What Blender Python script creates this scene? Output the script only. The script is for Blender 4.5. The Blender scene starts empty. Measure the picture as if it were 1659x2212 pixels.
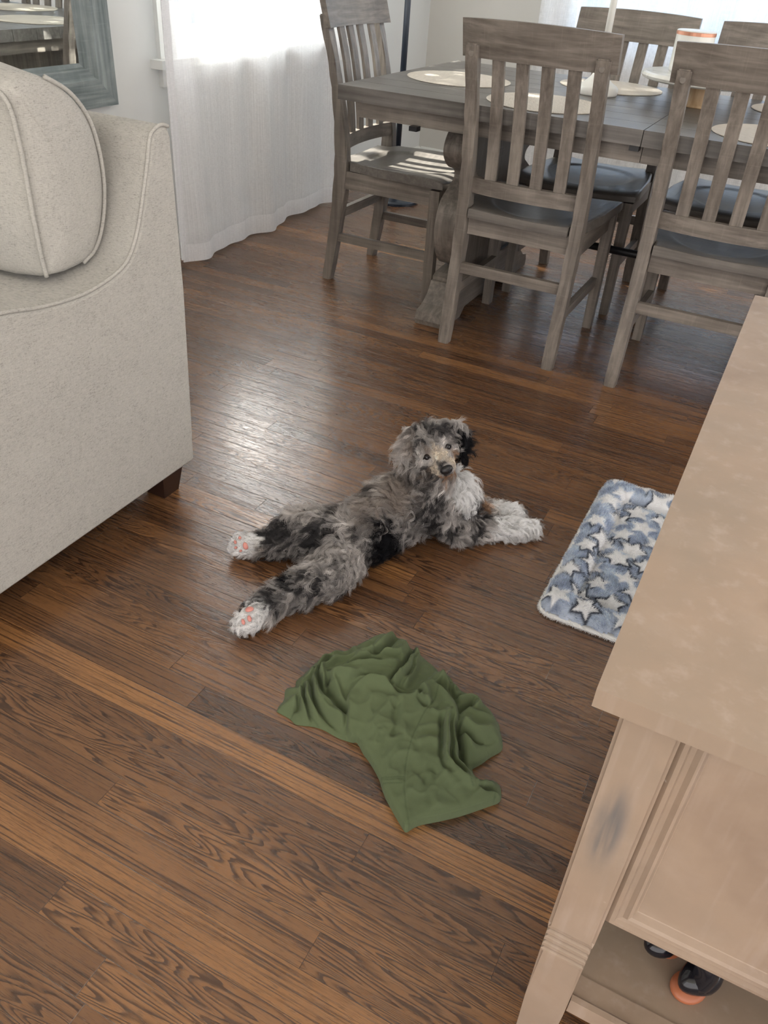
import bpy, bmesh, math, random
import numpy as np
from mathutils import Vector, Matrix, kdtree
from mathutils.geometry import tessellate_polygon

random.seed(7)
RNG = np.random.default_rng(11)
S = bpy.context.scene
COL = S.collection
PI = math.pi

# ------------------------------------------------------------------ camera
FPX, CX, CY = 1746.46, 829.5, 1106.0
CR = np.array([0.88686046, 0.45765349, 0.06349655])
CU = np.array([-0.31161827, 0.49099621, 0.81352122])
CF = np.array([-0.34113426, 0.74126649, -0.57805831])
CH = 1.16
cam = bpy.data.cameras.new('camera')
cam.sensor_fit = 'VERTICAL'; cam.sensor_height = 36.0
cam.lens = FPX / 2212 * 36.0
cam.clip_start = 0.02
cam_o = bpy.data.objects.new('camera', cam); COL.objects.link(cam_o)
m = Matrix(((CR[0], CU[0], -CF[0], 0), (CR[1], CU[1], -CF[1], 0), (CR[2], CU[2], -CF[2], CH), (0, 0, 0, 1)))
cam_o.matrix_world = m
S.camera = cam_o

# ------------------------------------------------------------------ world, sun, exposure
S.view_settings.view_transform = 'Standard'
S.view_settings.look = 'None'
S.view_settings.gamma = 1
S.view_settings.use_curve_mapping = False
S.view_settings.exposure = 1.32
W_BACK = (0.38, 0.60, 1.0)      # day seen beyond the back window
W_ROOM = (1.0, 0.955, 0.95)      # the open rest of the house behind the camera
W_BACK_E, W_ROOM_E = 0.6, 1.10
w = bpy.data.worlds.new('day'); S.world = w; w.use_nodes = True
nt = w.node_tree; nt.nodes.clear()
tc = nt.nodes.new('ShaderNodeTexCoord'); sx = nt.nodes.new('ShaderNodeSeparateXYZ')
nt.links.new(tc.outputs['Generated'], sx.inputs[0])
ma = nt.nodes.new('ShaderNodeMath'); ma.operation = 'MULTIPLY_ADD'; ma.inputs[1].default_value = -0.9
nt.links.new(sx.outputs['X'], ma.inputs[0]); nt.links.new(sx.outputs['Y'], ma.inputs[2])
mr = nt.nodes.new('ShaderNodeMapRange'); mr.inputs['From Min'].default_value = -0.1; mr.inputs['From Max'].default_value = 0.45
nt.links.new(ma.outputs[0], mr.inputs['Value'])
b1 = nt.nodes.new('ShaderNodeBackground'); b1.inputs[0].default_value = (*W_ROOM, 1); b1.inputs[1].default_value = W_ROOM_E
b2 = nt.nodes.new('ShaderNodeBackground'); b2.inputs[0].default_value = (*W_BACK, 1); b2.inputs[1].default_value = W_BACK_E
mx = nt.nodes.new('ShaderNodeMixShader'); wo = nt.nodes.new('ShaderNodeOutputWorld')
nt.links.new(mr.outputs[0], mx.inputs[0]); nt.links.new(b1.outputs[0], mx.inputs[1]); nt.links.new(b2.outputs[0], mx.inputs[2])
nt.links.new(mx.outputs[0], wo.inputs[0])

SUN_E = math.radians(36)
SUN_D = np.array([math.cos(SUN_E), 0.0, -math.sin(SUN_E)])
sl = bpy.data.lights.new('sun', 'SUN'); sl.energy = 55.0; sl.angle = math.radians(0.6); sl.color = (1.0, 0.95, 0.88)
so = bpy.data.objects.new('sun', sl); COL.objects.link(so)
so.rotation_euler = Vector((-SUN_D[0], -SUN_D[1], -SUN_D[2])).to_track_quat('Z', 'Y').to_euler()

def area(name, loc, target, sx_, sy_, e, col):
    l = bpy.data.lights.new(name, 'AREA'); l.shape = 'RECTANGLE'; l.size = sx_; l.size_y = sy_; l.energy = e; l.color = col
    o = bpy.data.objects.new(name, l); COL.objects.link(o); o.location = loc
    o.rotation_euler = (Vector(loc) - Vector(target)).to_track_quat('Z', 'Y').to_euler()
    return o
# daylight standing in the left window and the back window
area('window_daylight', (-2.52, 3.32, 1.68), (0, 3.32, 1.1), 1.30, 1.0, 15, (0.98, 0.98, 1.0))
area('window_daylight', (-0.2, 5.45, 1.55), (-0.2, 0, 1.0), 2.6, 1.5, 8, (0.42, 0.66, 1.0))

# soft overhead fill, added to lighten the console top; no lamp is seen
area('overhead_fill', (1.0, 0.2, 2.42), (1.0, 0.2, 0), 1.6, 1.6, 13, (1.0, 0.93, 0.88))

# ------------------------------------------------------------------ helpers
def tag(o, label=None, cat=None, group=None, kind=None):
    if label: o['label'] = label
    if cat: o['category'] = cat
    if group: o['group'] = group
    if kind: o['kind'] = kind
    return o

def empty(name, loc=(0, 0, 0), rz=0, **k):
    o = bpy.data.objects.new(name, None); COL.objects.link(o)
    o.location = loc; o.rotation_euler = (0, 0, rz); o.empty_display_size = 0.05
    return tag(o, **k)

def mesh_obj(name, verts, faces, mat, parent=None, smooth=False, **k):
    me = bpy.data.meshes.new(name)
    me.from_pydata([tuple(map(float, v)) for v in verts], [], [tuple(int(i) for i in f_) for f_ in faces])
    me.update()
    if smooth:
        me.polygons.foreach_set('use_smooth', [True] * len(me.polygons))
    if mat: me.materials.append(mat)
    o = bpy.data.objects.new(name, me); COL.objects.link(o)
    if parent: o.parent = parent
    return tag(o, **k)

def bm_obj(name, bm, mat, parent=None, smooth=False, bevel=0.0, seg=2, **k):
    if bevel > 0:
        es = [e for e in bm.edges if len(e.link_faces) == 2 and e.calc_face_angle(0) > 0.6]
        if es:
            bmesh.ops.bevel(bm, geom=es, offset=bevel, segments=seg, affect='EDGES', profile=0.5, clamp_overlap=True)
    bmesh.ops.recalc_face_normals(bm, faces=bm.faces)
    me = bpy.data.meshes.new(name); bm.to_mesh(me); bm.free()
    if smooth:
        me.polygons.foreach_set('use_smooth', [True] * len(me.polygons))
    if mat: me.materials.append(mat)
    o = bpy.data.objects.new(name, me); COL.objects.link(o)
    if parent: o.parent = parent
    return tag(o, **k)

def add_box(bm, x0, x1, y0, y1, z0, z1):
    v = [bm.verts.new(p) for p in [(x0, y0, z0), (x1, y0, z0), (x1, y1, z0), (x0, y1, z0), (x0, y0, z1), (x1, y0, z1), (x1, y1, z1), (x0, y1, z1)]]
    for f_ in [(0, 3, 2, 1), (4, 5, 6, 7), (0, 1, 5, 4), (1, 2, 6, 5), (2, 3, 7, 6), (3, 0, 4, 7)]:
        bm.faces.new([v[i] for i in f_])

def box(name, x0, x1, y0, y1, z0, z1, mat, parent=None, bevel=0.002, **k):
    bm = bmesh.new(); add_box(bm, x0, x1, y0, y1, z0, z1)
    return bm_obj(name, bm, mat, parent, bevel=bevel, **k)

def add_loft(bm, rings, cap=True, closed=True):
    """rings: list of lists of points (same count)"""
    R_ = [[bm.verts.new(tuple(map(float, p))) for p in r] for r in rings]
    n = len(R_[0])
    for a, b in zip(R_[:-1], R_[1:]):
        for i in range(n if closed else n - 1):
            j = (i + 1) % n
            bm.faces.new((a[i], a[j], b[j], b[i]))
    if cap:
        bm.faces.new(list(reversed(R_[0]))); bm.faces.new(R_[-1])

def add_prism(bm, pts, axis, a0, a1):
    """extrude a 2-D polygon along axis ('x': pts are (y,z); 'y': (x,z); 'z': (x,y))"""
    def P3(p, a):
        return {'x': (a, p[0], p[1]), 'y': (p[0], a, p[1]), 'z': (p[0], p[1], a)}[axis]
    add_loft(bm, [[P3(p, a0) for p in pts], [P3(p, a1) for p in pts]])

def add_lathe(bm, prof, c=(0, 0, 0), n=32):
    rings = []
    for r, z in prof:
        r = max(r, 1e-4)
        rings.append([(c[0] + r * math.cos(2 * PI * i / n), c[1] + r * math.sin(2 * PI * i / n), c[2] + z) for i in range(n)])
    add_loft(bm, rings)

def add_tube(bm, pts, r, n=10):
    pts = [Vector(p) for p in pts]
    rr = r if hasattr(r, '__len__') else [r] * len(pts)
    rings = []
    a = None
    for i, p in enumerate(pts):
        t = (pts[min(i + 1, len(pts) - 1)] - pts[max(i - 1, 0)]).normalized()
        if a is None:
            a = t.cross(Vector((0, 0, 1)))
            if a.length < 0.05: a = t.cross(Vector((0, 1, 0)))
        else: a = a - t * a.dot(t)
        a.normalize(); b = a.cross(t)
        rings.append([p + (a * math.cos(2 * PI * k / n) + b * math.sin(2 * PI * k / n)) * rr[i] for k in range(n)])
    add_loft(bm, rings)

def smooth_line(pts, n=8):
    """Catmull-Rom through points"""
    P_ = [np.array(p, float) for p in pts]
    P_ = [2 * P_[0] - P_[1]] + P_ + [2 * P_[-1] - P_[-2]]
    out = []
    for i in range(1, len(P_) - 2):
        for k in range(n):
            t = k / n
            a, b, c, d = P_[i - 1], P_[i], P_[i + 1], P_[i + 2]
            out.append(0.5 * (2 * b + (c - a) * t + (2 * a - 5 * b + 4 * c - d) * t * t + (3 * b - a - 3 * c + d) * t ** 3))
    out.append(P_[-2])
    return out

def at(px, py, z):
    """point of the place at height z that the photograph shows at (px, py)"""
    d = CR * (px - CX) / FPX - CU * (py - CY) / FPX + CF
    t = (z - CH) / d[2]
    return np.array([0, 0, CH]) + t * d

# value noise for geometry
_perm = RNG.random((64, 64, 64)).astype(np.float64)
def vnoise(p, s=1.0):
    p = np.asarray(p, float) * s
    i = np.floor(p).astype(int); f_ = p - i; f_ = f_ * f_ * (3 - 2 * f_)
    out = 0
    for dx in (0, 1):
        for dy in (0, 1):
            for dz in (0, 1):
                wgt = (f_[..., 0] if dx else 1 - f_[..., 0]) * (f_[..., 1] if dy else 1 - f_[..., 1]) * (f_[..., 2] if dz else 1 - f_[..., 2])
                out = out + wgt * _perm[(i[..., 0] + dx) % 64, (i[..., 1] + dy) % 64, (i[..., 2] + dz) % 64]
    return out

# ------------------------------------------------------------------ material helpers
class NT:
    def __init__(s, name):
        s.m = bpy.data.materials.new(name); s.m.use_nodes = True
        s.t = s.m.node_tree; s.b = s.t.nodes['Principled BSDF']; s.out = s.t.nodes['Material Output']
    def n(s, typ, ins=None, **props):
        nd = s.t.nodes.new('ShaderNode' + typ)
        for k, v in props.items(): setattr(nd, k, v)
        if ins:
            for k, v in ins.items(): s.set(nd.inputs[k], v)
        return nd
    def set(s, sock, v):
        if isinstance(v, bpy.types.NodeSocket): s.t.links.new(v, sock)
        elif isinstance(v, (tuple, list)) and len(v) == 3 and sock.type == 'RGBA': sock.default_value = (*v, 1)
        else: sock.default_value = v
    def math(s, op, a, b=None, c=None, clamp=False):
        nd = s.n('Math', operation=op, use_clamp=clamp)
        s.set(nd.inputs[0], a)
        if b is not None: s.set(nd.inputs[1], b)
        if c is not None: s.set(nd.inputs[2], c)
        return nd.outputs[0]
    def mix(s, f_, a, b, mode='MIX'):
        nd = s.n('Mix', data_type='RGBA', blend_type=mode)
        s.set(nd.inputs[0], f_); s.set(nd.inputs[6], a); s.set(nd.inputs[7], b)
        return nd.outputs[2]
    def ramp(s, f_, stops, interp='LINEAR'):
        nd = s.n('ValToRGB'); cr = nd.color_ramp; cr.interpolation = interp
        while len(cr.elements) > 1: cr.elements.remove(cr.elements[-1])
        cr.elements[0].position = stops[0][0]; cr.elements[0].color = (*stops[0][1], 1) if len(stops[0][1]) == 3 else stops[0][1]
        for p, c in stops[1:]:
            e = cr.elements.new(p); e.color = (*c, 1)
        s.set(nd.inputs[0], f_)
        return nd.outputs[0]
    def step(s, v, lo, hi):
        nd = s.n('MapRange', interpolation_type='SMOOTHSTEP')
        s.set(nd.inputs['Value'], v); s.set(nd.inputs['From Min'], lo); s.set(nd.inputs['From Max'], hi)
        return nd.outputs[0]
    def noise(s, vec, scale, detail=3, rough=0.5, dist=0.0, out='Fac'):
        nd = s.n('TexNoise', {'Scale': scale, 'Detail': detail, 'Roughness': rough, 'Distortion': dist})
        if vec is not None: s.set(nd.inputs['Vector'], vec)
        return nd.outputs[out]
    def mapv(s, vec, scale=(1, 1, 1), loc=(0, 0, 0), rot=(0, 0, 0)):
        nd = s.n('Mapping'); s.set(nd.inputs['Vector'], vec)
        nd.inputs['Scale'].default_value = scale; nd.inputs['Location'].default_value = loc; nd.inputs['Rotation'].default_value = rot
        return nd.outputs[0]
    def obj(s): return s.n('TexCoord').outputs['Object']
    def bump(s, h, strength=0.3, dist=0.002):
        nd = s.n('Bump', {'Height': h, 'Strength': strength, 'Distance': dist})
        s.t.links.new(nd.outputs[0], s.b.inputs['Normal'])
        return nd
    def p(s, **k):
        for a, v in k.items():
            s.set(s.b.inputs[a.replace('_', ' ')], v)
        return s.m

def plain(name, col, rough=0.5, metal=0.0, spec=0.5):
    t = NT(name)
    return t.p(Base_Color=col, Roughness=rough, Metallic=metal, Specular_IOR_Level=spec)

# ---- oak floor
def mat_floor():
    t = NT('oak_floor')
    uv = t.n('UVMap', uv_map='loc').outputs[0]
    at_ = t.n('Attribute', attribute_name='plank')
    sep = t.n('SeparateColor'); t.set(sep.inputs[0], at_.outputs['Color'])
    tone, seed, ln = sep.outputs[0], sep.outputs[1], sep.outputs[2]
    su = t.n('SeparateXYZ'); t.set(su.inputs[0], uv)
    u, v = su.outputs[0], su.outputs[1]
    cb = t.n('CombineXYZ'); t.set(cb.inputs[0], t.math('MULTIPLY_ADD', seed, 31.0, u)); t.set(cb.inputs[1], t.math('MULTIPLY_ADD', seed, 17.0, v)); t.set(cb.inputs[2], t.math('MULTIPLY', seed, 9.0))
    P_ = cb.outputs[0]
    # cathedral grain: contour lines of a slow field stretched along the board
    n1 = t.noise(t.mapv(P_, (2.1, 24, 1)), 1.0, 2.0, 0.45, 0.15)
    n1b = t.noise(t.mapv(P_, (14, 90, 1)), 1.0, 2.0, 0.5)
    fld = t.math('MULTIPLY_ADD', n1b, 0.045, n1)
    fr = t.math('FRACT', t.math('MULTIPLY', fld, 22.0))
    cath = t.math('MULTIPLY', t.step(fr, 0.28, 0.85), t.step(fr, 1.0, 0.92))
    # straight grain
    n2 = t.noise(t.mapv(P_, (3.5, 260, 1)), 1.0, 3.0, 0.6)
    st = t.step(n2, 0.47, 0.64)
    iscath = t.step(t.math('FRACT', t.math('MULTIPLY', seed, 7.31)), 0.42, 0.60)
    grain = t.mix(iscath, st, cath)
    # pores: short dark dashes
    n3 = t.noise(t.mapv(P_, (55, 1100, 1)), 1.0, 2.0, 0.5)
    pore = t.step(n3, 0.55, 0.66)
    n4 = t.noise(t.mapv(P_, (5, 16, 1)), 1.0, 4.0, 0.6)
    base = t.ramp(tone, [(0.0, (0.085, 0.039, 0.019)), (0.35, (0.165, 0.078, 0.033)), (0.7, (0.245, 0.117, 0.046)), (1.0, (0.335, 0.160, 0.058))])
    base = t.mix(t.math('MULTIPLY', t.step(n4, 0.35, 0.75), 0.45), base, t.mix(1.0, base, (0.60, 0.54, 0.50), 'MULTIPLY'))
    dark = t.mix(1.0, base, (0.22, 0.19, 0.19), 'MULTIPLY')
    gm = t.math('MULTIPLY', t.math('MULTIPLY', grain, t.step(n1b, 0.15, 0.5)), 0.92, clamp=True)
    c = t.mix(gm, base, dark)
    c = t.mix(t.math('MULTIPLY', pore, 0.55), c, t.mix(1.0, c, (0.33, 0.30, 0.30), 'MULTIPLY'))
    # seams
    ey = t.math('MINIMUM', v, t.math('SUBTRACT', 0.0575, v))
    ex = t.math('MINIMUM', u, t.math('SUBTRACT', t.math('MULTIPLY', ln, 4.0), u))
    e = t.math('MINIMUM', ey, ex)
    wv = t.math('MULTIPLY_ADD', t.noise(t.mapv(P_, (1.3, 0.1, 1)), 1.0, 1.0), 0.0011, 0.00015)
    seam = t.math('SUBTRACT', 1.0, t.step(e, 0.0, wv))
    c = t.mix(t.math('MULTIPLY', seam, 0.85), c, (0.012, 0.007, 0.005))
    h = t.math('SUBTRACT', t.math('MULTIPLY', t.math('ADD', gm, pore), -0.25), t.math('MULTIPLY', seam, 1.2))
    wob = t.noise(t.mapv(t.obj(), (3, 7, 1)), 1.0, 1.0)
    h = t.math('MULTIPLY_ADD', wob, 0.5, h)
    t.bump(h, 0.35, 0.0012)
    sc = t.noise(t.obj(), 9.0, 5.0, 0.7)
    r = t.math('MULTIPLY_ADD', sc, 0.12, 0.15)
    r = t.math('MULTIPLY_ADD', gm, 0.10, r)
    return t.p(Base_Color=c, Roughness=r, Specular_IOR_Level=1.0)

# ---- grey weathered wood (axis = the direction the grain runs in the object's own space)
def mat_wood(name, axis='z', light=(0.245, 0.215, 0.185), dark=(0.115, 0.098, 0.083), rough=0.42, saw=0.5):
    t = NT(name)
    o = t.obj()
    info = t.n('ObjectInfo').outputs['Random']
    vv = t.n('VectorMath', operation='ADD'); t.set(vv.inputs[0], o)
    cb = t.n('CombineXYZ'); 
    for i in range(3): t.set(cb.inputs[i], t.math('MULTIPLY', info, 3.7 + i))
    t.set(vv.inputs[1], cb.outputs[0]); o = vv.outputs[0]
    s1 = {'x': (3, 60, 60), 'y': (60, 3, 60), 'z': (60, 60, 3)}[axis]
    s2 = {'x': (220, 12, 12), 'y': (12, 220, 12), 'z': (12, 12, 220)}[axis]
    g = t.noise(t.mapv(o, s1), 1.0, 4.0, 0.62, 0.3)
    g2 = t.noise(o, 7.0, 4.0, 0.6)
    sw = t.noise(t.mapv(o, s2, rot=(0.25, 0.25, 0.15)), 1.0, 2.0, 0.5)
    f_ = t.math('MULTIPLY_ADD', t.math('SUBTRACT', g2, 0.5), 0.6, g)
    c = t.ramp(f_, [(0.28, dark), (0.5, tuple((a + b) / 2 for a, b in zip(light, dark))), (0.66, light), (0.85, tuple(min(1, a * 1.22) for a in light))])
    c = t.mix(t.math('MULTIPLY', t.step(sw, 0.57, 0.74), saw * 0.28), c, tuple(min(1, a * 1.5) for a in light))
    t.bump(t.math('MULTIPLY_ADD', sw, 0.9, t.math('MULTIPLY', g, 0.7)), 0.35, 0.0012)
    return t.p(Base_Color=c, Roughness=t.math('MULTIPLY_ADD', g, 0.2, rough - 0.1), Specular_IOR_Level=0.4)

def mat_fabric(name, c1, c2, scale=1.0, bump=0.5):
    t = NT(name); o = t.obj()
    a = t.noise(t.mapv(o, (900 * scale, 900 * scale, 170 * scale)), 1.0, 2.0, 0.6)
    b = t.noise(t.mapv(o, (150 * scale, 150 * scale, 1000 * scale)), 1.0, 2.0, 0.6)
    g = t.noise(o, 26.0, 4.0, 0.7)
    hth = t.math('MULTIPLY_ADD', a, 0.45, t.math('MULTIPLY', b, 0.75))
    hth = t.math('MULTIPLY_ADD', t.math('SUBTRACT', g, 0.5), 0.22, hth)
    c = t.ramp(hth, [(0.36, c2), (0.52, tuple((x * 0.75 + y * 0.25) for x, y in zip(c1, c2))), (0.68, c1), (0.9, tuple(min(1, x * 1.15) for x in c1))])
    t.bump(t.math('ADD', a, b), bump, 0.0012)
    return t.p(Base_Color=c, Roughness=0.92, Specular_IOR_Level=0.15, Sheen_Weight=0.15)

def mat_wall(name, col):
    t = NT(name)
    n = t.noise(t.obj(), 3.0, 3.0)
    c = t.mix(t.math('MULTIPLY', n, 0.10), col, tuple(x * 0.9 for x in col))
    t.bump(t.noise(t.obj(), 160.0, 2.0), 0.12, 0.001)
    return t.p(Base_Color=c, Roughness=0.65, Specular_IOR_Level=0.3)

def mat_curtain(name, trans=0.30, col=(0.94, 0.94, 0.95)):
    t = NT(name); o = t.obj()
    wv = t.noise(t.mapv(o, (1, 900, 60)), 1.0, 2.0); wh = t.noise(t.mapv(o, (1, 60, 900)), 1.0, 2.0)
    slub = t.noise(t.mapv(o, (1, 260, 3)), 1.0, 3.0, 0.6)
    tr = t.n('BsdfTransparent', {'Color': (1, 1, 1)}); tl = t.n('BsdfTranslucent', {'Color': col}); df = t.n('BsdfDiffuse', {'Color': col})
    m1 = t.n('MixShader', {0: 0.45}); t.set(m1.inputs[1], df.outputs[0]); t.set(m1.inputs[2], tl.outputs[0])
    f_ = t.math('MULTIPLY_ADD', t.math('ADD', wv, wh), 0.30, trans - 0.30)
    f_ = t.math('MULTIPLY_ADD', t.math('SUBTRACT', slub, 0.5), 0.35, f_, clamp=True)
    m2 = t.n('MixShader'); t.set(m2.inputs[0], f_); t.set(m2.inputs[1], m1.outputs[0]); t.set(m2.inputs[2], tr.outputs[0])
    t.t.links.new(m2.outputs[0], t.out.inputs[0])
    return t.m

def mat_whitewash(name):
    t = NT(name); o = t.obj()
    a = t.noise(o, 5.0, 5.0, 0.6); b = t.noise(o, 14.0, 5.0, 0.65, 0.3); st = t.noise(t.mapv(o, (60, 60, 5)), 1.0, 3.0, 0.6)
    c = t.ramp(a, [(0.3, (0.235, 0.168, 0.124)), (0.5, (0.31, 0.230, 0.170)), (0.7, (0.265, 0.205, 0.155))])
    c = t.mix(t.math('MULTIPLY', t.step(b, 0.42, 0.85), 0.30), c, (0.41, 0.33, 0.27))
    c = t.mix(t.math('MULTIPLY', t.step(st, 0.50, 0.80), 0.20), c, (0.55, 0.46, 0.41))
    sp = t.n('TexVoronoi', {'Scale': 26.0}); t.set(sp.inputs['Vector'], o)
    spk = t.math('MULTIPLY', t.math('SUBTRACT', 1.0, t.step(sp.outputs['Distance'], 0.015, 0.045)), t.step(t.noise(o, 3.0, 2.0), 0.45, 0.6))
    c = t.mix(t.math('MULTIPLY', spk, 0.6), c, (0.85, 0.8, 0.72))
    # grey scuff on the near leg
    dv = t.n('VectorMath', operation='SUBTRACT'); t.set(dv.inputs[0], o); dv.inputs[1].default_value = (-.283, -.45, .60)
    ds = t.n('VectorMath', operation='MULTIPLY'); t.set(ds.inputs[0], dv.outputs[0]); ds.inputs[1].default_value = (75, 40, 17)
    dl = t.n('VectorMath', operation='LENGTH'); t.set(dl.inputs[0], ds.outputs[0])
    sf = t.math('MULTIPLY', t.math('SUBTRACT', 1.0, t.step(dl.outputs['Value'], 0.3, 1.2)), t.step(st, 0.35, 0.6))
    c = t.mix(t.math('MULTIPLY', sf, 0.9), c, (0.12, 0.115, 0.115))
    t.bump(t.math('MULTIPLY_ADD', st, 0.6, b), 0.12, 0.0015)
    return t.p(Base_Color=c, Roughness=0.46, Specular_IOR_Level=0.42)

M = {}
M['floor'] = mat_floor()
M['woodz'] = mat_wood('grey_wood_upright', 'z')
M['woodx'] = mat_wood('grey_wood_across', 'x')
M['woody'] = mat_wood('grey_wood_deep', 'y')
M['tabletop'] = mat_wood('grey_tabletop', 'x', (0.165, 0.152, 0.140), (0.090, 0.082, 0.074), 0.36, 0.15)
M['seat'] = mat_wood('grey_wood_seat', 'x', (0.185, 0.168, 0.150), (0.105, 0.094, 0.083), 0.34, 0.1)
M['frame'] = mat_wood('blue_grey_frame', 'z', (0.30, 0.34, 0.34), (0.13, 0.16, 0.165), 0.6, 0.4)
M['frame_y'] = mat_wood('blue_grey_frame_across', 'y', (0.30, 0.34, 0.34), (0.13, 0.16, 0.165), 0.6, 0.4)
M['sofa'] = mat_fabric('cream_tweed', (0.445, 0.432, 0.398), (0.225, 0.218, 0.198), 0.85)
M['wall_green'] = mat_wall('pale_green_paint', (0.67, 0.69, 0.68))
M['wall_beige'] = mat_wall('warm_grey_paint', (0.64, 0.63, 0.59))
M['white_paint'] = plain('white_gloss_paint', (0.78, 0.79, 0.77), 0.35)
M['ceiling'] = plain('ceiling_paint', (0.8, 0.8, 0.78), 0.9)
M['curtain'] = mat_curtain('sheer_white', 0.22)
M['curtain_hem'] = mat_curtain('sheer_white_hem', 0.10)
M['curtain_back'] = mat_curtain('sheer_white_back', 0.24)
M['navy'] = plain('dark_navy_metal', (0.014, 0.022, 0.036), 0.35)
M['black'] = plain('black_metal', (0.012, 0.012, 0.014), 0.4)
M['white_ceramic'] = plain('white_ceramic', (0.80, 0.80, 0.76), 0.3)
M['marble'] = None
M['copper'] = plain('copper_band', (0.62, 0.30, 0.20), 0.35, 0.6)
M['dark_leg'] = plain('espresso_wood', (0.030, 0.014, 0.010), 0.35)
M['whitewash'] = mat_whitewash('whitewashed_wood')
M['glass'] = None
t = NT('window_glass'); g_ = t.n('BsdfGlossy', {'Roughness': 0.0}); tr_ = t.n('BsdfTransparent', {'Color': (0.97, 0.985, 0.98)}); mg_ = t.n('MixShader', {0: 0.06})
t.set(mg_.inputs[1], tr_.outputs[0]); t.set(mg_.inputs[2], g_.outputs[0]); t.t.links.new(mg_.outputs[0], t.out.inputs[0]); M['glass'] = t.m
t = NT('mirror_glass'); M['mirror'] = t.p(Base_Color=(0.86, 0.90, 0.89), Roughness=0.015, Metallic=1.0)
t = NT('white_marble'); M['marble'] = t.p(Base_Color=t.ramp(t.noise(t.obj(), 14.0, 6.0, 0.6, 1.5), [(0.3, (0.55, 0.55, 0.52)), (0.5, (0.78, 0.78, 0.74)), (0.8, (0.84, 0.84, 0.8))]), Roughness=0.25)
t = NT('pale_mango_wood'); M['mango'] = t.p(Base_Color=t.ramp(t.noise(t.mapv(t.obj(), (60, 60, 6)), 1.0, 4.0), [(0.3, (0.42, 0.27, 0.14)), (0.7, (0.62, 0.44, 0.26))]), Roughness=0.45)
t = NT('placemat_weave'); o_ = t.obj(); M['placemat'] = t.p(Base_Color=t.ramp(t.noise(t.mapv(o_, (420, 24, 1)), 1.0, 3.0, 0.6), [(0.3, (0.46, 0.41, 0.34)), (0.5, (0.60, 0.54, 0.46)), (0.8, (0.70, 0.64, 0.56))]), Roughness=0.6)

# ------------------------------------------------------------------ the room
XL = -2.285          # left wall face
YB = 5.06            # back wall face
XR, YF, ZC = 3.6, -2.6, 2.5

def build_floor():
    w0, y00 = 0.0575, 0.462
    fixed = {0: [-0.287], 1: [-0.706], 2: [-0.049], 3: [-1.62, -0.30, 0.9], 4: [-1.5, 0.35], 5: [-0.709, 0.25], 26: [-1.346, -0.2], 28: [-1.23, -0.1], 17: [-1.9, -0.25],
             -1: [-0.02], 9: [-0.63, 0.4], 10: [-1.2, -0.33]}
    tones = {(4, 1): 0.92, (5, 1): 0.10, (5, 0): 0.42, (0, 0): 0.62, (0, 1): 0.62, (1, 0): 0.35, (1, 1): 0.70, (2, 0): 0.50, (2, 1): 0.35, (3, 1): 0.40, (9, 0): 0.40, (24, 0): 0.7,
             (-1, 0): 0.80, (-1, 1): 0.66}
    verts, faces, luv, col = [], [], [], []
    r0 = int(math.floor((YF - y00) / w0)); r1 = int(math.ceil((YB + 0.05 - y00) / w0))
    rr = random.Random(5)
    for r in range(r0, r1):
        ya, yb = y00 + r * w0, y00 + (r + 1) * w0
        cuts = []
        if r in fixed: cuts = list(fixed[r])
        else:
            x = XL - rr.random() * 0.8
            while x < XR:
                x += rr.choice([0.25, 0.45, 0.7, 0.95, 1.3]) * rr.uniform(0.8, 1.25)
                if XL < x < XR: cuts.append(x)
        if cuts and max(cuts) < 1.8: cuts.append(1.9 + rr.random())
        xs = [XL - 0.1] + sorted(cuts) + [XR]
        for k in range(len(xs) - 1):
            a, b = xs[k], xs[k + 1]
            i = len(verts)
            verts += [(a, ya, 0), (b, ya, 0), (b, yb, 0), (a, yb, 0)]; faces.append((i, i + 1, i + 2, i + 3))
            luv += [(0, 0), (b - a, 0), (b - a, w0), (0, w0)]
            tone = tones.get((r, k), min(1, max(0, rr.gauss(0.45, 0.15))))
            seed = rr.random()
            if (r, k) == (4, 1): seed = 0.02
            if (r, k) == (3, 1): seed = 0.105
            if (r, k) == (2, 0): seed = 0.25
            col += [(tone, seed, min((b - a) / 4.0, 1), 1)] * 4
    o = mesh_obj('floor', verts, faces, M['floor'], kind='structure')
    me = o.data
    u = me.uv_layers.new(name='loc')
    u.data.foreach_set('uv', [c for p in luv for c in p])
    ca = me.color_attributes.new('plank', 'FLOAT_COLOR', 'CORNER')
    ca.data.foreach_set('color', [c for p in col for c in p])
build_floor()
box('subfloor', XL - 0.2, XR, YF, YB + 0.2, -0.08, -0.004, plain('subfloor_wood', (0.2, 0.12, 0.07), 0.8), bevel=0, kind='structure').name = 'subfloor_slab'  # unseen subfloor below the planks

# left wall with its window opening: y 2.62..3.70, z .73..2.1
WY0, WY1, WZ0, WZ1 = 2.74, 3.93, 0.735, 2.15
bm = bmesh.new()
T = 0.14
for (a, b, c, d) in [(YF, WY0, 0, ZC), (WY1, YB + T, 0, ZC), (WY0, WY1, 0, WZ0), (WY0, WY1, WZ1, ZC)]:
    add_box(bm, XL - T, XL, a, b, c, d)
bm_obj('wall_left', bm, M['wall_green'], kind='structure')
BX0, BX1, BZ0, BZ1 = -1.50, 1.25, 0.72, 2.15
bm = bmesh.new()
for (a, b, c, d) in [(XL, BX0, 0, ZC), (BX1, XR, 0, ZC), (BX0, BX1, 0, BZ0), (BX0, BX1, BZ1, ZC)]:
    add_box(bm, a, b, YB, YB + T, c, d)
bm_obj('wall_back', bm, M['wall_beige'], kind='structure')
box('ceiling', XL - T, XR, YF, YB + T, ZC, ZC + 0.05, M['ceiling'], bevel=0, kind='structure')

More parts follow.
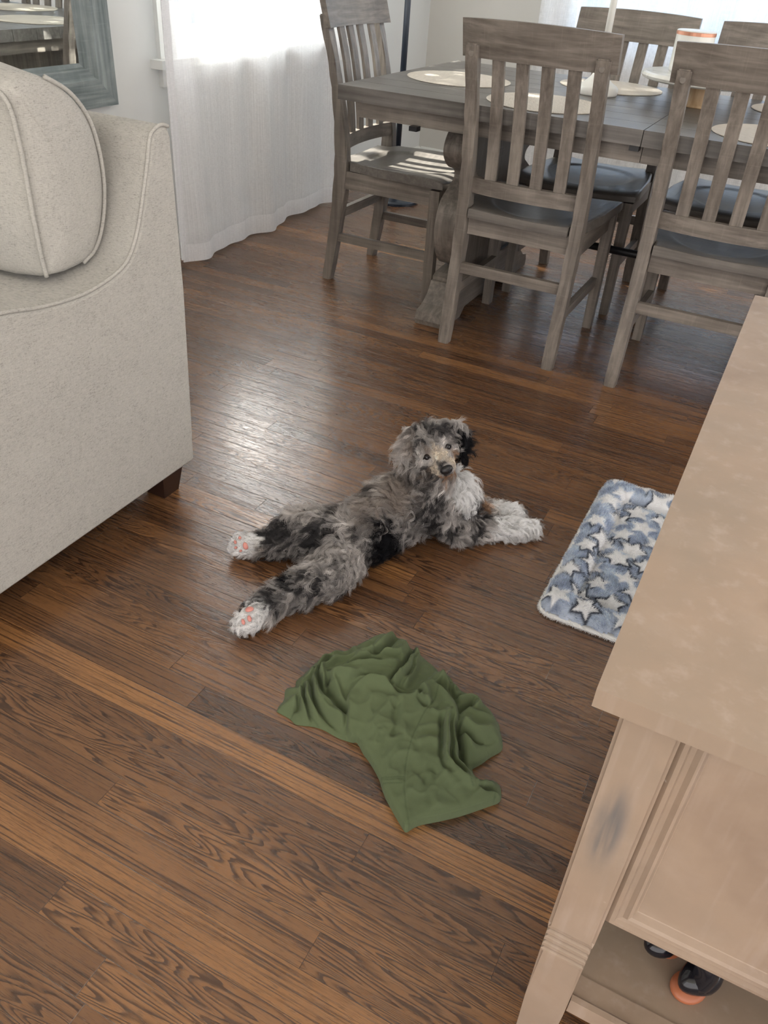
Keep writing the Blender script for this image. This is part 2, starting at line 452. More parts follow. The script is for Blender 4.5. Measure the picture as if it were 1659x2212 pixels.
def baseboard(name, along, a0, a1, face, sign):
    prof = [(0, 0), (0.017, 0), (0.017, 0.075), (0.014, 0.086), (0.006, 0.094), (0, 0.096)]
    bm = bmesh.new()
    if along == 'y': add_prism(bm, [(face + sign * d, z) for d, z in prof], 'y', a0, a1)
    else: add_prism(bm, [(face + sign * d, z) for d, z in prof], 'x', a0, a1)
    return bm_obj(name, bm, M['white_paint'], kind='structure')
baseboard('baseboard_left', 'y', YF, YB, XL, 1)
baseboard('baseboard_back', 'x', XL + 0.017, XR, YB, -1)

def window(name, axis, a0, a1, z0, z1, face, out, sills):
    """a sash window in a wall; out = direction to the outside along the wall's normal"""
    bm = bmesh.new()
    def bx(p0, p1, d0, d1, q0, q1):
        lo, hi = sorted((face + out * d0, face + out * d1))
        if axis == 'y': add_box(bm, lo, hi, p0, p1, q0, q1)
        else: add_box(bm, p0, p1, lo, hi, q0, q1)
    # frame
    for (p0, p1, q0, q1) in [(a0, a0 + .04, z0, z1), (a1 - .04, a1, z0, z1), (a0, a1, z0, z0 + .04), (a0, a1, z1 - .04, z1)]:
        bx(p0, p1, 0.03, 0.11, q0, q1)
    fr = bm_obj(name, bm, M['white_paint'], bevel=0.003, kind='structure')
    bm = bmesh.new()
    zm = z0 + (z1 - z0) * 0.5
    n = sills
    for k in range(n):
        p0 = a0 + .04 + (a1 - a0 - .08) * k / n; p1 = a0 + .04 + (a1 - a0 - .08) * (k + 1) / n
        for (s0, s1, q0, q1) in [(p0, p0 + .035, z0 + .04, z1 - .04), (p1 - .035, p1, z0 + .04, z1 - .04), (p0, p1, z0 + .04, z0 + .10), (p0, p1, z1 - .09, z1 - .04), (p0, p1, zm - .02, zm + .02)]:
            bx(s0, s1, 0.05, 0.085, q0, q1)
    bm_obj('sash', bm, M['white_paint'], parent=fr, bevel=0.003)
    bm = bmesh.new(); bx(a0 + .04, a1 - .04, 0.066, 0.069, z0 + .04, z1 - .04)
    bm_obj('pane', bm, M['glass'], parent=fr)
    bm = bmesh.new()
    for (p0, p1, q0, q1) in [(a0 - .085, a0 + .006, z0 - .0, z1 + .085), (a1 - .006, a1 + .085, z0 - .0, z1 + .085), (a0 - .085, a1 + .085, z1 - .006, z1 + .085)]:
        bx(p0, p1, -0.018, 0.03, q0, q1)
    bm_obj('casing', bm, M['white_paint'], parent=fr, bevel=0.004)
    bm = bmesh.new(); bx(a0 - .125, a1 + .125, -0.055, 0.05, z0 - .022, z0 + .008); bx(a0 - .085, a1 + .085, -0.020, 0.0, z0 - .085, z0 - .022)
    bm_obj('sill', bm, M['white_paint'], parent=fr, bevel=0.006)
    return fr
window('window_1', 'y', WY0, WY1, WZ0, WZ1, XL, -1, 1)
window('window_2', 'x', BX0, BX1, BZ0, BZ1, YB, 1, 3)

# ------------------------------------------------------------------ curtains
def curtain(name, axis, a0, a1, zb, zt, base, amp, waves, mat, hem, label, seed, bottom_fn=None, grow=1.0):
    n, mrow = 260, 60
    rnd = random.Random(seed)
    ph = [(rnd.uniform(0.6, 1.4) * waves, rnd.uniform(0, 6.28), rnd.uniform(0.4, 1)) for _ in range(4)]
    V, Fc = [], []
    for j in range(mrow + 1):
        tz = j / mrow; z = zb + (zt - zb) * tz
        for i in range(n + 1):
            s = i / n
            d = sum(q * math.sin(2 * PI * k * s + p0 + 0.5 * (1 - tz)) for k, p0, q in ph) / 2.2
            d = amp * d * (grow * (1 - tz) + 0.55)
            if bottom_fn: d += bottom_fn(s) * (1 - tz) ** 1.5
            a = a0 + (a1 - a0) * s
            z_ = z + (0.006 * math.sin(9 * s + 1) if j == 0 else 0)
            V.append((base + d, a, z_) if axis == 'y' else (a, base - d, z_))
    for j in range(mrow):
        for i in range(n):
            k = j * (n + 1) + i
            Fc.append((k, k + 1, k + n + 2, k + n + 1))
    root = mesh_obj(name, V, Fc, mat, smooth=True, label=label, cat='curtain')
    # hem band: the doubled cloth at the bottom
    hz = 0.075; V2 = []; jm = max(2, int(mrow * hz / (zt - zb)) + 1)
    for j in range(jm + 1):
        for i in range(n + 1):
            v = V[j * (n + 1) + i]
            V2.append((v[0] + 0.003, v[1], v[2]) if axis == 'y' else (v[0], v[1] - 0.003, v[2]))
    F2 = [(j * (n + 1) + i, j * (n + 1) + i + 1, (j + 1) * (n + 1) + i + 1, (j + 1) * (n + 1) + i) for j in range(jm) for i in range(n)]
    mesh_obj('hem', V2, F2, M['curtain_hem'], parent=root, smooth=True)
    return root
def lb(s):
    return 0.05 * math.exp(-((s - 0.10) / 0.12) ** 2) + 0.045 * math.exp(-((s - 0.5) / 0.05) ** 2) - 0.01 * s
c1_ = curtain('curtain', 'y', 2.60, 3.86, 0.012, 2.285, -2.205, 0.027, 7, M['curtain'], True, 'sheer white curtain hanging over the left window behind the sofa', 3, lb, 0.7)
# side hem of the left curtain
bm = bmesh.new(); add_box(bm, -2.19, -2.186, 2.585, 2.625, 0.03, 2.285)
bm_obj('side_hem', bm, M['curtain_hem'], parent=c1_)
curtain('curtain', 'x', -1.60, 1.5, 0.03, 2.285, 4.965, 0.028, 13, M['curtain_back'], True, 'sheer bluish white curtain across the back window behind the far chairs', 5)
for nm, a, b in (('left', (-2.205, 2.45, 2.31), (-2.205, 3.95, 2.31)), ('back', (-1.7, 4.965, 2.31), (1.6, 4.965, 2.31))):
    bm = bmesh.new(); add_tube(bm, [a, b], 0.012, 12)
    r_ = bm_obj('curtain_rod', bm, M['navy'], smooth=True)
    tag(r_, 'dark rod carrying the white curtain on the %s wall' % nm, 'curtain rod')
    for q in (0.03, 0.97):
        bm = bmesh.new()
        p = [a[i] + (b[i] - a[i]) * q for i in range(3)]
        if nm == 'left': add_box(bm, XL, p[0], p[1] - .006, p[1] + .006, p[2] - .006, p[2] + .006)
        else: add_box(bm, p[0] - .006, p[0] + .006, p[1], YB, p[2] - .006, p[2] + .006)
        bm_obj('bracket', bm, M['navy'], parent=r_)

# ------------------------------------------------------------------ outside: garden ground and the leafy tree that dapples the sun
box('ground', -14, 9, -8, 14, -0.5, -0.45, plain('garden_ground', (0.14, 0.135, 0.11), 0.9), bevel=0, kind='structure').name = 'ground_slab'  # garden ground outside the walls
def tree():
    root = empty('tree', (-4.6, 3.2, -0.45), label='leafy garden tree standing outside the left window', cat='tree')
    bm = bmesh.new(); add_tube(bm, [(0, 0, 0), (0.05, 0.02, 1.2), (0, 0.1, 2.4)], [0.12, 0.09, 0.05], 10)
    bm_obj('trunk', bm, plain('bark', (0.10, 0.075, 0.05), 0.9), parent=root)
    V, Fc = [], []
    rnd = random.Random(3)
    # gaps shaped into the foliage for sunlit places indoors, along the sun's rays on the plane of the curtain
    open_ = [(3.06, 1.02, 0.20, 0.075), (3.06, 1.20, 0.17, 0.07), (2.79, 0.86, .04, .035), (2.93, 0.90, .05, .03), (3.10, .83, .035, .03), (2.96, .79, .03, .025), (3.14, .745, .02, .02), (3.6, 1.24, .10, .035)]
    for k in range(7200):
        p = np.array([rnd.uniform(-5.6, -3.9), rnd.uniform(2.0, 4.6), rnd.uniform(1.5, 4.6)])
        if rnd.random() < 0.0: continue
        tt = (-2.2 - p[0]) / SUN_D[0]; q = p + tt * SUN_D
        if any(((q[1] - y) / (a + .035)) ** 2 + ((q[2] - z) / (b + .035)) ** 2 < 1 for y, z, a, b in open_): continue
        s = rnd.uniform(.05, .10)
        a = Vector((rnd.gauss(0, 1), rnd.gauss(0, 1), rnd.gauss(0, 1))).normalized(); b = a.orthogonal().normalized()
        c = Vector(p - np.array([-4.6, 3.2, -0.45])); i = len(V)
        V += [c - a * s, c + b * s * .45, c + a * s, c - b * s * .45]; Fc.append((i, i + 1, i + 2, i + 3))
    tl = NT('leaf'); 
    mesh_obj('foliage', V, Fc, tl.p(Base_Color=(0.10, 0.17, 0.05), Roughness=0.6), parent=root)
tree()

# ------------------------------------------------------------------ framed mirror on the left wall
def mirror():
    y1, z0 = 2.39, 0.622; y0, z1 = 1.05, 1.75
    root = empty('wall_mirror', (XL, (y0 + y1) / 2, (z0 + z1) / 2), label='mirror in a weathered blue-grey wooden frame hanging on the left wall', cat='mirror')
    cy_, cz_ = (y0 + y1) / 2, (z0 + z1) / 2
    prof = [(0.0, 0.0), (0.0, 0.036), (0.085, 0.040), (0.092, 0.030), (0.118, 0.026), (0.122, 0.014), (0.135, 0.010), (0.135, 0.0)]
    hw, hh = (y1 - y0) / 2, (z1 - z0) / 2
    for side in range(4):
        bm = bmesh.new(); rings = []
        for (sy, sz) in {0: ((-1, -1), (1, -1)), 1: ((1, -1), (1, 1)), 2: ((1, 1), (-1, 1)), 3: ((-1, 1), (-1, -1))}[side]:
            rings.append([(dx, sy * (hw - d), sz * (hh - d)) for d, dx in prof])
        add_loft(bm, rings)
        bm_obj('frame_side', bm, M['frame'] if side % 2 else M['frame_y'], parent=root)
    box('mirror_glass', 0.004, 0.010, -hw + .13, hw - .13, -hh + .13, hh - .13, M['mirror'], parent=root, bevel=0)
mirror()

# ------------------------------------------------------------------ black floor lamp in the corner
lamp = empty('floor_lamp', (-1.98, 4.12, 0), label='dark floor lamp standing in the corner behind the end chair', cat='lamp')
bm = bmesh.new(); add_lathe(bm, [(0.13, 0), (0.13, 0.012), (0.12, 0.02), (0.02, 0.026), (0.018, 0.03)], n=40); bm_obj('base', bm, M['navy'], parent=lamp, smooth=False)
bm = bmesh.new(); add_tube(bm, [(0, 0, 0.02), (0, 0, 1.62)], 0.015, 16); bm_obj('pole', bm, M['navy'], parent=lamp, smooth=True)
bm = bmesh.new(); add_lathe(bm, [(0.10, 1.50), (0.17, 1.50), (0.12, 1.74), (0.10, 1.74)], n=36); bm_obj('lamp_shade', bm, plain('linen_shade', (0.7, 0.68, 0.62), 0.9), parent=lamp)

# ------------------------------------------------------------------ dining chairs
def prof_y(z):   # back face of the rear leg / post, relative to the foot
    return float(np.interp(z, [0, .10, .2, .30, .40, .5, .6, .7, .8, .93, 1.0], [0, .014, .026, .036, .042, .043, .037, .024, .004, -.034, -.055]))
def prof_d(z):
    return float(np.interp(z, [0, .25, .40, .52, .7, .93], [.036, .046, .056, .050, .031, .028]))
def make_chair(label, group):
    root = empty('dining_chair', label=label, cat='chair', group=group)
    zs = list(np.linspace(0, 0.93, 26))
    for s in (-1, 1):
        bm = bmesh.new(); rings = []
        xo = .2115 * s; xi = (.2115 - .038) * s
        for z in zs:
            y = prof_y(z); d = prof_d(z)
            rings.append([(min(xo, xi), y, z), (max(xo, xi), y, z), (max(xo, xi), y + d, z), (min(xo, xi), y + d, z)])
        add_loft(bm, rings)
        bmesh.ops.bevel(bm, geom=[e for e in bm.edges if abs((e.verts[0].co - e.verts[1].co).normalized().z) > .7 or (e.verts[0].co.z > .92 and e.verts[1].co.z > .92)], offset=.004, segments=2, affect='EDGES')
        bl = bm_obj('leg', bm, M['woodz'], parent=root)
        bm = bmesh.new()
        c = Vector((.1925 * s, prof_y(.905) - .0005, .905))
        add_loft(bm, [[c + Vector((math.cos(q) * .008, k, math.sin(q) * .008)) for q in np.linspace(0, 2 * PI, 15)[:-1]] for k in (0.004, -.0012)])
        bm_obj('peg', bm, M['woodx'], parent=bl)
        bm = bmesh.new()
        a, b = (.187 * s, .224 * s) if s > 0 else (.224 * s, .187 * s)
        rings = [[(a + .003 * (1 - q), .452 + .002 * (1 - q), z), (b - .003 * (1 - q), .452 + .002 * (1 - q), z), (b - .003 * (1 - q), .491, z), (a + .003 * (1 - q), .491, z)] for q, z in ((0, 0), (1, .425))]
        add_loft(bm, rings)
        bm_obj('leg', bm, M['woodz'], parent=root, bevel=.003)
    # curved rails
    def rail(name, z0, z1, hw, th, bow, yoff, crest=0.0, mat='woodx', wt=None):
        bm = bmesh.new(); rings = []
        for u in np.linspace(-1, 1, 21):
            x = hw * u; y_ = -bow * (1 - u * u)
            cz = crest * (1 - u * u)
            ring = []
            for (dz, dy) in ((z0, 0), (z1 + cz, 0), (z1 + cz, th), (z0, th)):
                zz = dz
                ring.append((x, prof_y(zz) + yoff + y_ + dy, zz))
            rings.append(ring)
        add_loft(bm, rings)
        return bm_obj(name, bm, M[mat], parent=root, bevel=.0035)
    rail('top_rail', .893, .990, .230, .024, .022, .026, .006)
    rail('back_rail', .505, .553, .176, .022, .020, .022)
    # slats
    for cx_ in (-.114, -.038, .038, .114):
        bm = bmesh.new(); rings = []
        for z in np.linspace(.548, .900, 10):
            u = cx_ / .19; y0 = prof_y(z) - .018 * (1 - u * u) + .027
            rings.append([(cx_ - .0185, y0, z), (cx_ + .0185, y0, z), (cx_ + .0185, y0 + .012, z), (cx_ - .0185, y0 + .012, z)])
        add_loft(bm, rings); bm_obj('slat', bm, M['woodz'], parent=root, bevel=.002)
    # saddle seat
    def hw(y):
        return float(np.interp(y, [.035, .085, .11, .25, .45, .505], [.168, .170, .205, .226, .236, .232]))
    nx, ny = 44, 44
    V, Fc = [], []
    def top(x, y):
        e = ((x / .165) ** 2 + ((y - .27) / .185) ** 2)
        k = max(0, min(1, (1.0 - e) / .18)); k = k * k * (3 - 2 * k)
        bowl = max(0, 1 - e)
        sad = .010 * (x / .22) ** 2
        drop = -.010 * max(0, (y - .44) / .06) ** 2
        return .456 + sad - .005 * k - .007 * bowl + drop
    for side in (0, 1):
        for j in range(ny + 1):
            y = .035 + (.505 - .035) * j / ny
            for i in range(nx + 1):
                u = -1 + 2 * i / nx
                x = u * hw(y)
                yy = y + (.012 * (1 - u * u) * (j / ny) ** 4)
                r = .5 * (max(0, abs(u) - .95) / .05) ** 2 + .5 * (max(0, j / ny - .96) / .04) ** 2
                V.append((x, yy, top(x, y) - .004 * min(1, r) if side == 0 else .430 + .004 * (x / .22) ** 2))
    n1 = (nx + 1) * (ny + 1)
    for j in range(ny):
        for i in range(nx):
            k = j * (nx + 1) + i
            Fc.append((k, k + 1, k + nx + 2, k + nx + 1)); Fc.append((n1 + k, n1 + k + nx + 1, n1 + k + nx + 2, n1 + k + 1))
    bnd = [i for i in range(nx + 1)] + [j * (nx + 1) + nx for j in range(1, ny + 1)] + [ny * (nx + 1) + i for i in range(nx - 1, -1, -1)] + [j * (nx + 1) for j in range(ny - 1, 0, -1)]
    for a, b in zip(bnd, bnd[1:] + bnd[:1]): Fc.append((b, a, n1 + a, n1 + b))
    st = mesh_obj('seat', V, Fc, M['seat'], parent=root)
    st.data.polygons.foreach_set('use_smooth', [p.normal.z > .7 for p in st.data.polygons])
    # aprons, with a soft downward bow at the front
    bm = bmesh.new(); add_box(bm, -.172, .172, .062, .082, .374, .431); bm_obj('apron', bm, M['woodx'], parent=root, bevel=.002)
    bm = bmesh.new(); add_box(bm, -.188, .188, .462, .482, .374, .431); bm_obj('apron', bm, M['woodx'], parent=root, bevel=.002)
    for s in (-1, 1):
        bm = bmesh.new(); a, b = sorted((.190 * s, .208 * s)); add_box(bm, a, b, .085, .453, .366, .431)
        bm_obj('apron', bm, M['woody'], parent=root, bevel=.002)
        bm = bmesh.new(); a, b = sorted((.186 * s, .206 * s))
        add_box(bm, a, b, .055, .455, .162, .194); bm_obj('stretcher', bm, M['woody'], parent=root, bevel=.002)
    bm = bmesh.new(); add_box(bm, -.175, .175, prof_y(.26) + .010, prof_y(.26) + .030, .246, .280); bm_obj('stretcher', bm, M['woodx'], parent=root, bevel=.002)
    return root
def copy_tree(o, parent=None):
    c = o.copy(); COL.objects.link(c); c.parent = parent
    for ch in list(o.children): copy_tree(ch, c)
    return c
CG = 'grey wooden dining chairs around the table'
chair = make_chair('grey slat-back dining chair seen from behind in front of the table, left of two', CG)
chair.location = (-.793, 2.522, 0)
def place(x, y, rz, label):
    c = copy_tree(chair); c.location = (x, y, 0); c.rotation_euler = (0, 0, rz); c['label'] = label
    return c
place(-.19, 2.520, 0, 'grey slat-back dining chair partly hidden by the whitewashed console on the right')
place(-1.668, 3.045, -PI / 2, 'grey dining chair at the left end of the table, sun stripes on its seat')
place(-.775, 3.645, PI, 'grey dining chair on the far side of the table, directly behind the white lamp')
place(-.235, 3.645, PI, 'grey dining chair on the far side of the table, cut by the right picture edge')

# ------------------------------------------------------------------ dining table
def table():
    x0, x1, y0, y1 = -1.474, .51, 2.583, 3.592
    root = empty('dining_table', ((x0 + x1) / 2, 3.0875, 0), label='long grey-brown wooden trestle dining table with five placemats', cat='table')
    ox, oy = (x0 + x1) / 2, 3.0875
    xm = -.468
    for (a, b) in ((x0, xm - .0012), (xm + .0012, x1)):
        bm = bmesh.new(); n = 8
        for k in range(n):
            w_ = (y1 - y0) / n; ya = y0 + k * w_ + (.0011 if k else 0); yb = y0 + (k + 1) * w_ - (.0011 if k < n - 1 else 0)
            add_box(bm, a - ox, b - ox, ya - oy, yb - oy, .716, .760)
        bm_obj('tabletop', bm, M['tabletop'], parent=root, bevel=.0022)
    for (a, b) in ((x0 + .05, xm - .001), (xm + .001, x1 - .05)):
        for (c, d) in ((y0 + .045, y0 + .067), (y1 - .067, y1 - .045)):
            bm = bmesh.new(); add_box(bm, a - ox, b - ox, c - oy, d - oy, .664, .717); bm_obj('apron', bm, M['woodx'], parent=root, bevel=.002)
    for (a, b) in ((x0 + .05, x0 + .072), (x1 - .072, x1 - .05)):
        bm = bmesh.new(); add_box(bm, a - ox, b - ox, y0 + .068 - oy, y1 - .068 - oy, .664, .717); bm_obj('apron', bm, M['woody'], parent=root, bevel=.002)
    # pedestals: thick shaped boards on ogee feet
    half = [(0, .12), (.17, .12), (.20, .15), (.24, .17), (.315, .20), (.36, .245), (.383, .30), (.385, .36), (.36, .42), (.30, .455), (.255, .48), (.262, .51), (.32, .53), (.365, .565), (.375, .60), (.35, .64), (.30, .664)]
    half = [tuple(p) for p in smooth_line(half, 5)]
    pts = half + [(-y, z) for y, z in reversed(half)]
    footh = [(.455, 0), (.460, .018), (.452, .048), (.40, .062), (.365, .085), (.345, .115), (.338, .128), (.325, .130), (.325, .142), (.30, .152), (.24, .158), (.0, .158)]
    foot = [(-y, z) for y, z in footh] + [(y, z) for y, z in reversed(footh)][1:]
    foot += [(.30, 0), (.26, .03), (-.26, .03), (-.30, 0)]
    for xc in (-1.088, .135):
        bm = bmesh.new(); add_prism(bm, pts, 'x', xc - .045 - ox, xc + .045 - ox); bm_obj('pedestal', bm, M['woodz'], parent=root, bevel=.006)
        bm = bmesh.new(); add_prism(bm, foot, 'x', xc - .058 - ox, xc + .058 - ox); bm_obj('foot', bm, M['woody'], parent=root, bevel=.004)
    bm = bmesh.new(); add_tube(bm, [(-1.03 - ox, 0, .272), (.10 - ox, 0, .272)], .014, 14); bm_obj('stretcher_bar', bm, M['black'], parent=root, smooth=True, label='round black metal bar between the pedestals')
    for (px_, z_) in ((-1.20, .659), (xm - .02, .705)):
        bm = bmesh.new(); add_box(bm, px_ - ox - .014, px_ - ox + .014, 2.598 - oy, 2.628 - oy, z_ - .006, z_ + .008); bm_obj('latch', bm, M['black'], parent=root, bevel=.002)
table()

pm = [(-1.245, 3.06, 'in front of the end chair, touched by sun'), (-.835, 2.80, 'behind the slats of the nearest chair'), (-.77, 3.39, 'beside the white lamp base on the far side'), (-.125, 2.80, 'seen through the slats of the right-hand chair'), (-.08, 3.39, 'half cut off by the right picture edge')]
bm = bmesh.new(); add_lathe(bm, [(.186, 0), (.188, .0015), (.186, .003)], n=64)
pm0 = bm_obj('placemat', bm, M['placemat'])
for i, (x, y, ww) in enumerate(pm):
    o = pm0 if i == 0 else pm0.copy()
    if i: COL.objects.link(o)
    o.location = (x, y, .7602); o.rotation_euler = (0, 0, .4 * i)
    tag(o, 'round cream placemat on the dining table, ' + ww, 'placemat', 'round placemats on the dining table')

tl_ = empty('table_lamp', (-.765, 3.165, .7602), label='slim white lamp with a flared conical foot on the dining table', cat='lamp')
bm = bmesh.new(); add_lathe(bm, [(.070, 0), (.072, .004), (.072, .022), (.066, .028), (.048, .038), (.032, .052), (.021, .070), (.0145, .095), (.012, .12)], n=48); bm_obj('base', bm, M['white_ceramic'], parent=tl_, smooth=True)
bm = bmesh.new(); add_tube(bm, [(0, 0, .11), (0, 0, .50)], .0115, 20); bm_obj('pole', bm, M['white_ceramic'], parent=tl_, smooth=True)
bm = bmesh.new(); add_lathe(bm, [(.012, .49), (.06, .485), (.085, .47), (.088, .472), (.062, .52), (.012, .53)], n=40); bm_obj('lamp_shade', bm, M['white_ceramic'], parent=tl_, smooth=True)

cs = empty('cake_stand', (-.425, 3.19, .7602), label='round marble-topped stand on a pale wooden column on the table', cat='stand')
bm = bmesh.new(); add_lathe(bm, [(.046, 0), (.046, .006), (.040, .012), (.036, .04), (.037, .075)], n=36); bm_obj('column', bm, M['mango'], parent=cs, smooth=True, label='pale wooden column')
bm = bmesh.new(); add_lathe(bm, [(.10, .072), (.185, .073), (.198, .078), (.203, .086), (.198, .093), (.19, .096)], n=64); bm_obj('plate', bm, M['marble'], parent=cs, smooth=False)
jr = empty('candle_jar', (-.482, 3.19, .8565), label='white cylindrical jar with a copper rim on the marble stand', cat='jar')
bm = bmesh.new(); add_lathe(bm, [(.058, 0), (.062, .006), (.062, .112), (.060, .112)], n=48); bm_obj('body', bm, M['white_ceramic'], parent=jr, smooth=False)
bm = bmesh.new(); add_lathe(bm, [(.0615, .108), (.0632, .109), (.0632, .118), (.0615, .119)], n=48); bm_obj('rim', bm, M['copper'], parent=jr, label='copper rim')
bm = bmesh.new(); add_lathe(bm, [(.0622, .119), (.0622, .121), (.058, .1225), (.01, .1225)], n=48); bm_obj('lid', bm, M['white_ceramic'], parent=jr)

# ------------------------------------------------------------------ sofa
SX = -1.14
def sofa():
    root = empty('sofa', (-1.7, .9, 0), label='cream tweed sofa with a low swooping arm at the left', cat='sofa')
    P_ = [(1.330, .075), (1.341, .15), (1.353, .50), (1.350, .70), (1.349, .815), (1.342, .835), (1.322, .840), (1.300, .834), (1.286, .820), (1.275, .785), (1.253, .725), (1.228, .665), (1.205, .628), (1.180, .606), (1.137, .591), (1.061, .581), (.962, .588), (.876, .604), (.70, .618), (.50, .615), (.42, .60), (.395, .57), (.39, .50), (.395, .075)]
    top = P_[5:-3]
    sm = [tuple(p) for p in smooth_line(top, 4)]
    pts = P_[:5] + sm + P_[-3:]
    x1 = -2.2; rings = []
    cy_, cz_ = .9, .45
    n = len(pts)
    # rounded edge towards the end panel, slight bulge of the panel
    for x, ins in ((x1, 0), (-1.9, 0), (-1.6, 0), (-1.4, 0), (SX - .02, 0), (SX - .010, 0.0012), (SX - .004, .004), (SX, .010)):
        ring = []
        for i, (y, z) in enumerate(pts):
            a = np.array(pts[i - 1]); b = np.array(pts[(i + 1) % n]); tn = (b - a) / (np.linalg.norm(b - a) + 1e-9)
            nn = np.array([-tn[1], tn[0]])
            ring.append((x + 1.7, y + nn[0] * ins - .9, z + nn[1] * ins))
        rings.append(ring)
    bm = bmesh.new(); add_loft(bm, rings)
    o = bm_obj('body', bm, M['sofa'], parent=root)
    # welt piping following the edge of the end panel
    bm = bmesh.new(); line = [(SX - .003 + 1.7, y - .9, z) for y, z in sm]
    add_tube(bm, line, .0036, 8); bm_obj('piping', bm, M['sofa'], parent=root, smooth=True)
    for (a, b, c, d) in ((-1.235, -1.158, 1.235, 1.312), (-1.23, -1.155, .42, .49), (-2.17, -2.10, 1.24, 1.32), (-2.17, -2.10, .42, .49)):
        bm = bmesh.new()
        add_loft(bm, [[(a + .012 + 1.7, c + .012 - .9, 0), (b - .012 + 1.7, c + .012 - .9, 0), (b - .012 + 1.7, d - .012 - .9, 0), (a + .012 + 1.7, d - .012 - .9, 0)], [(a + 1.7, c - .9, .078), (b + 1.7, c - .9, .078), (b + 1.7, d - .9, .078), (a + 1.7, d - .9, .078)]])
        bm_obj('leg', bm, M['dark_leg'], parent=root, bevel=.003, label='dark brown tapered wooden block leg')
    # boxed back cushion
    cu = empty('sofa_cushion', (-1.594, 1.132, .602), label='plump cream tweed back cushion with piped edges resting on the sofa', cat='cushion')
    cu.scale = (.949, .949, .949)
    xs = [-1.275, -1.283, -1.30, -1.36, -1.45, -1.6, -1.78, -1.95, -2.06, -2.12, -2.15]
    ins = [.016, .005, 0, -.010, -.018, -.024, -.024, -.016, 0, .008, .025]
    ring2 = [tuple(p) for p in smooth_line([(1.116, .578), (1.112, .62), (1.110, .70), (1.110, .80), (1.106, .875), (1.100, .910)], 4)]
    ring2 += [tuple(p) for p in smooth_line([(1.106, .926), (1.14, .936), (1.19, .926), (1.245, .895), (1.283, .848), (1.300, .79), (1.302, .72), (1.285, .65), (1.255, .600), (1.215, .579), (1.16, .574)], 4)]
    rings = []
    n = len(ring2)
    for x, k in zip(xs, ins):
        ring = []
        for i, (y, z) in enumerate(ring2):
            a = np.array(ring2[i - 5]); b = np.array(ring2[(i + 5) % n]); tn = (b - a) / (np.linalg.norm(b - a) + 1e-9)
            nn = np.array([tn[1], -tn[0]])
            kk = k
            wr = .003 * math.sin(23 * x + 9 * z * 7) * (1 if -2 < x < -1.33 else 0)
            zz = z + nn[1] * (kk + wr)
            ring.append((x + 1.68, y + nn[0] * (kk + wr) * 1.3 - 1.2, max(zz, .572) - .58))
        rings.append(ring)
    cy0, cz0 = 1.20 - 1.2, .75 - .58
    head = []
    for q, dx in ((.02, .012), (.35, .0115), (.65, .009), (.85, .005)):
        head.append([(rings[0][0][0] + dx - .002, cy0 + (p[1] - cy0) * q, cz0 + (p[2] - cz0) * q) for p in rings[0]])
    rings = head + rings
    bm = bmesh.new(); add_loft(bm, rings); bm_obj('cover', bm, M['sofa'], parent=cu, smooth=True)
    pf = [(-1.281 + 1.68, y - 1.2, z - .58) for y, z in smooth_line([(1.114, .580), (1.110, .62), (1.108, .70), (1.108, .80), (1.104, .868)], 5)]
    pf += smooth_line([(-1.284 + 1.68, -.098, .308), (-1.292 + 1.68, -.100, .322), (-1.31 + 1.68, -.104, .334), (-1.36 + 1.68, -.110, .344), (-1.5 + 1.68, -.116, .352), (-1.8 + 1.68, -.118, .352), (-2.08 + 1.68, -.108, .338)], 4)
    bm = bmesh.new(); add_tube(bm, pf, .0042, 8)
    bm_obj('piping', bm, M['sofa'], parent=cu, smooth=True)
    pb = [(-1.283 + 1.68, y - 1.2, z - .58) for y, z in smooth_line([(1.19, .926), (1.245, .895), (1.283, .848), (1.300, .79), (1.302, .72), (1.285, .65), (1.255, .602), (1.215, .581)], 5)]
    bm = bmesh.new(); add_tube(bm, pb, .0042, 8); bm_obj('piping', bm, M['sofa'], parent=cu, smooth=True)
sofa()

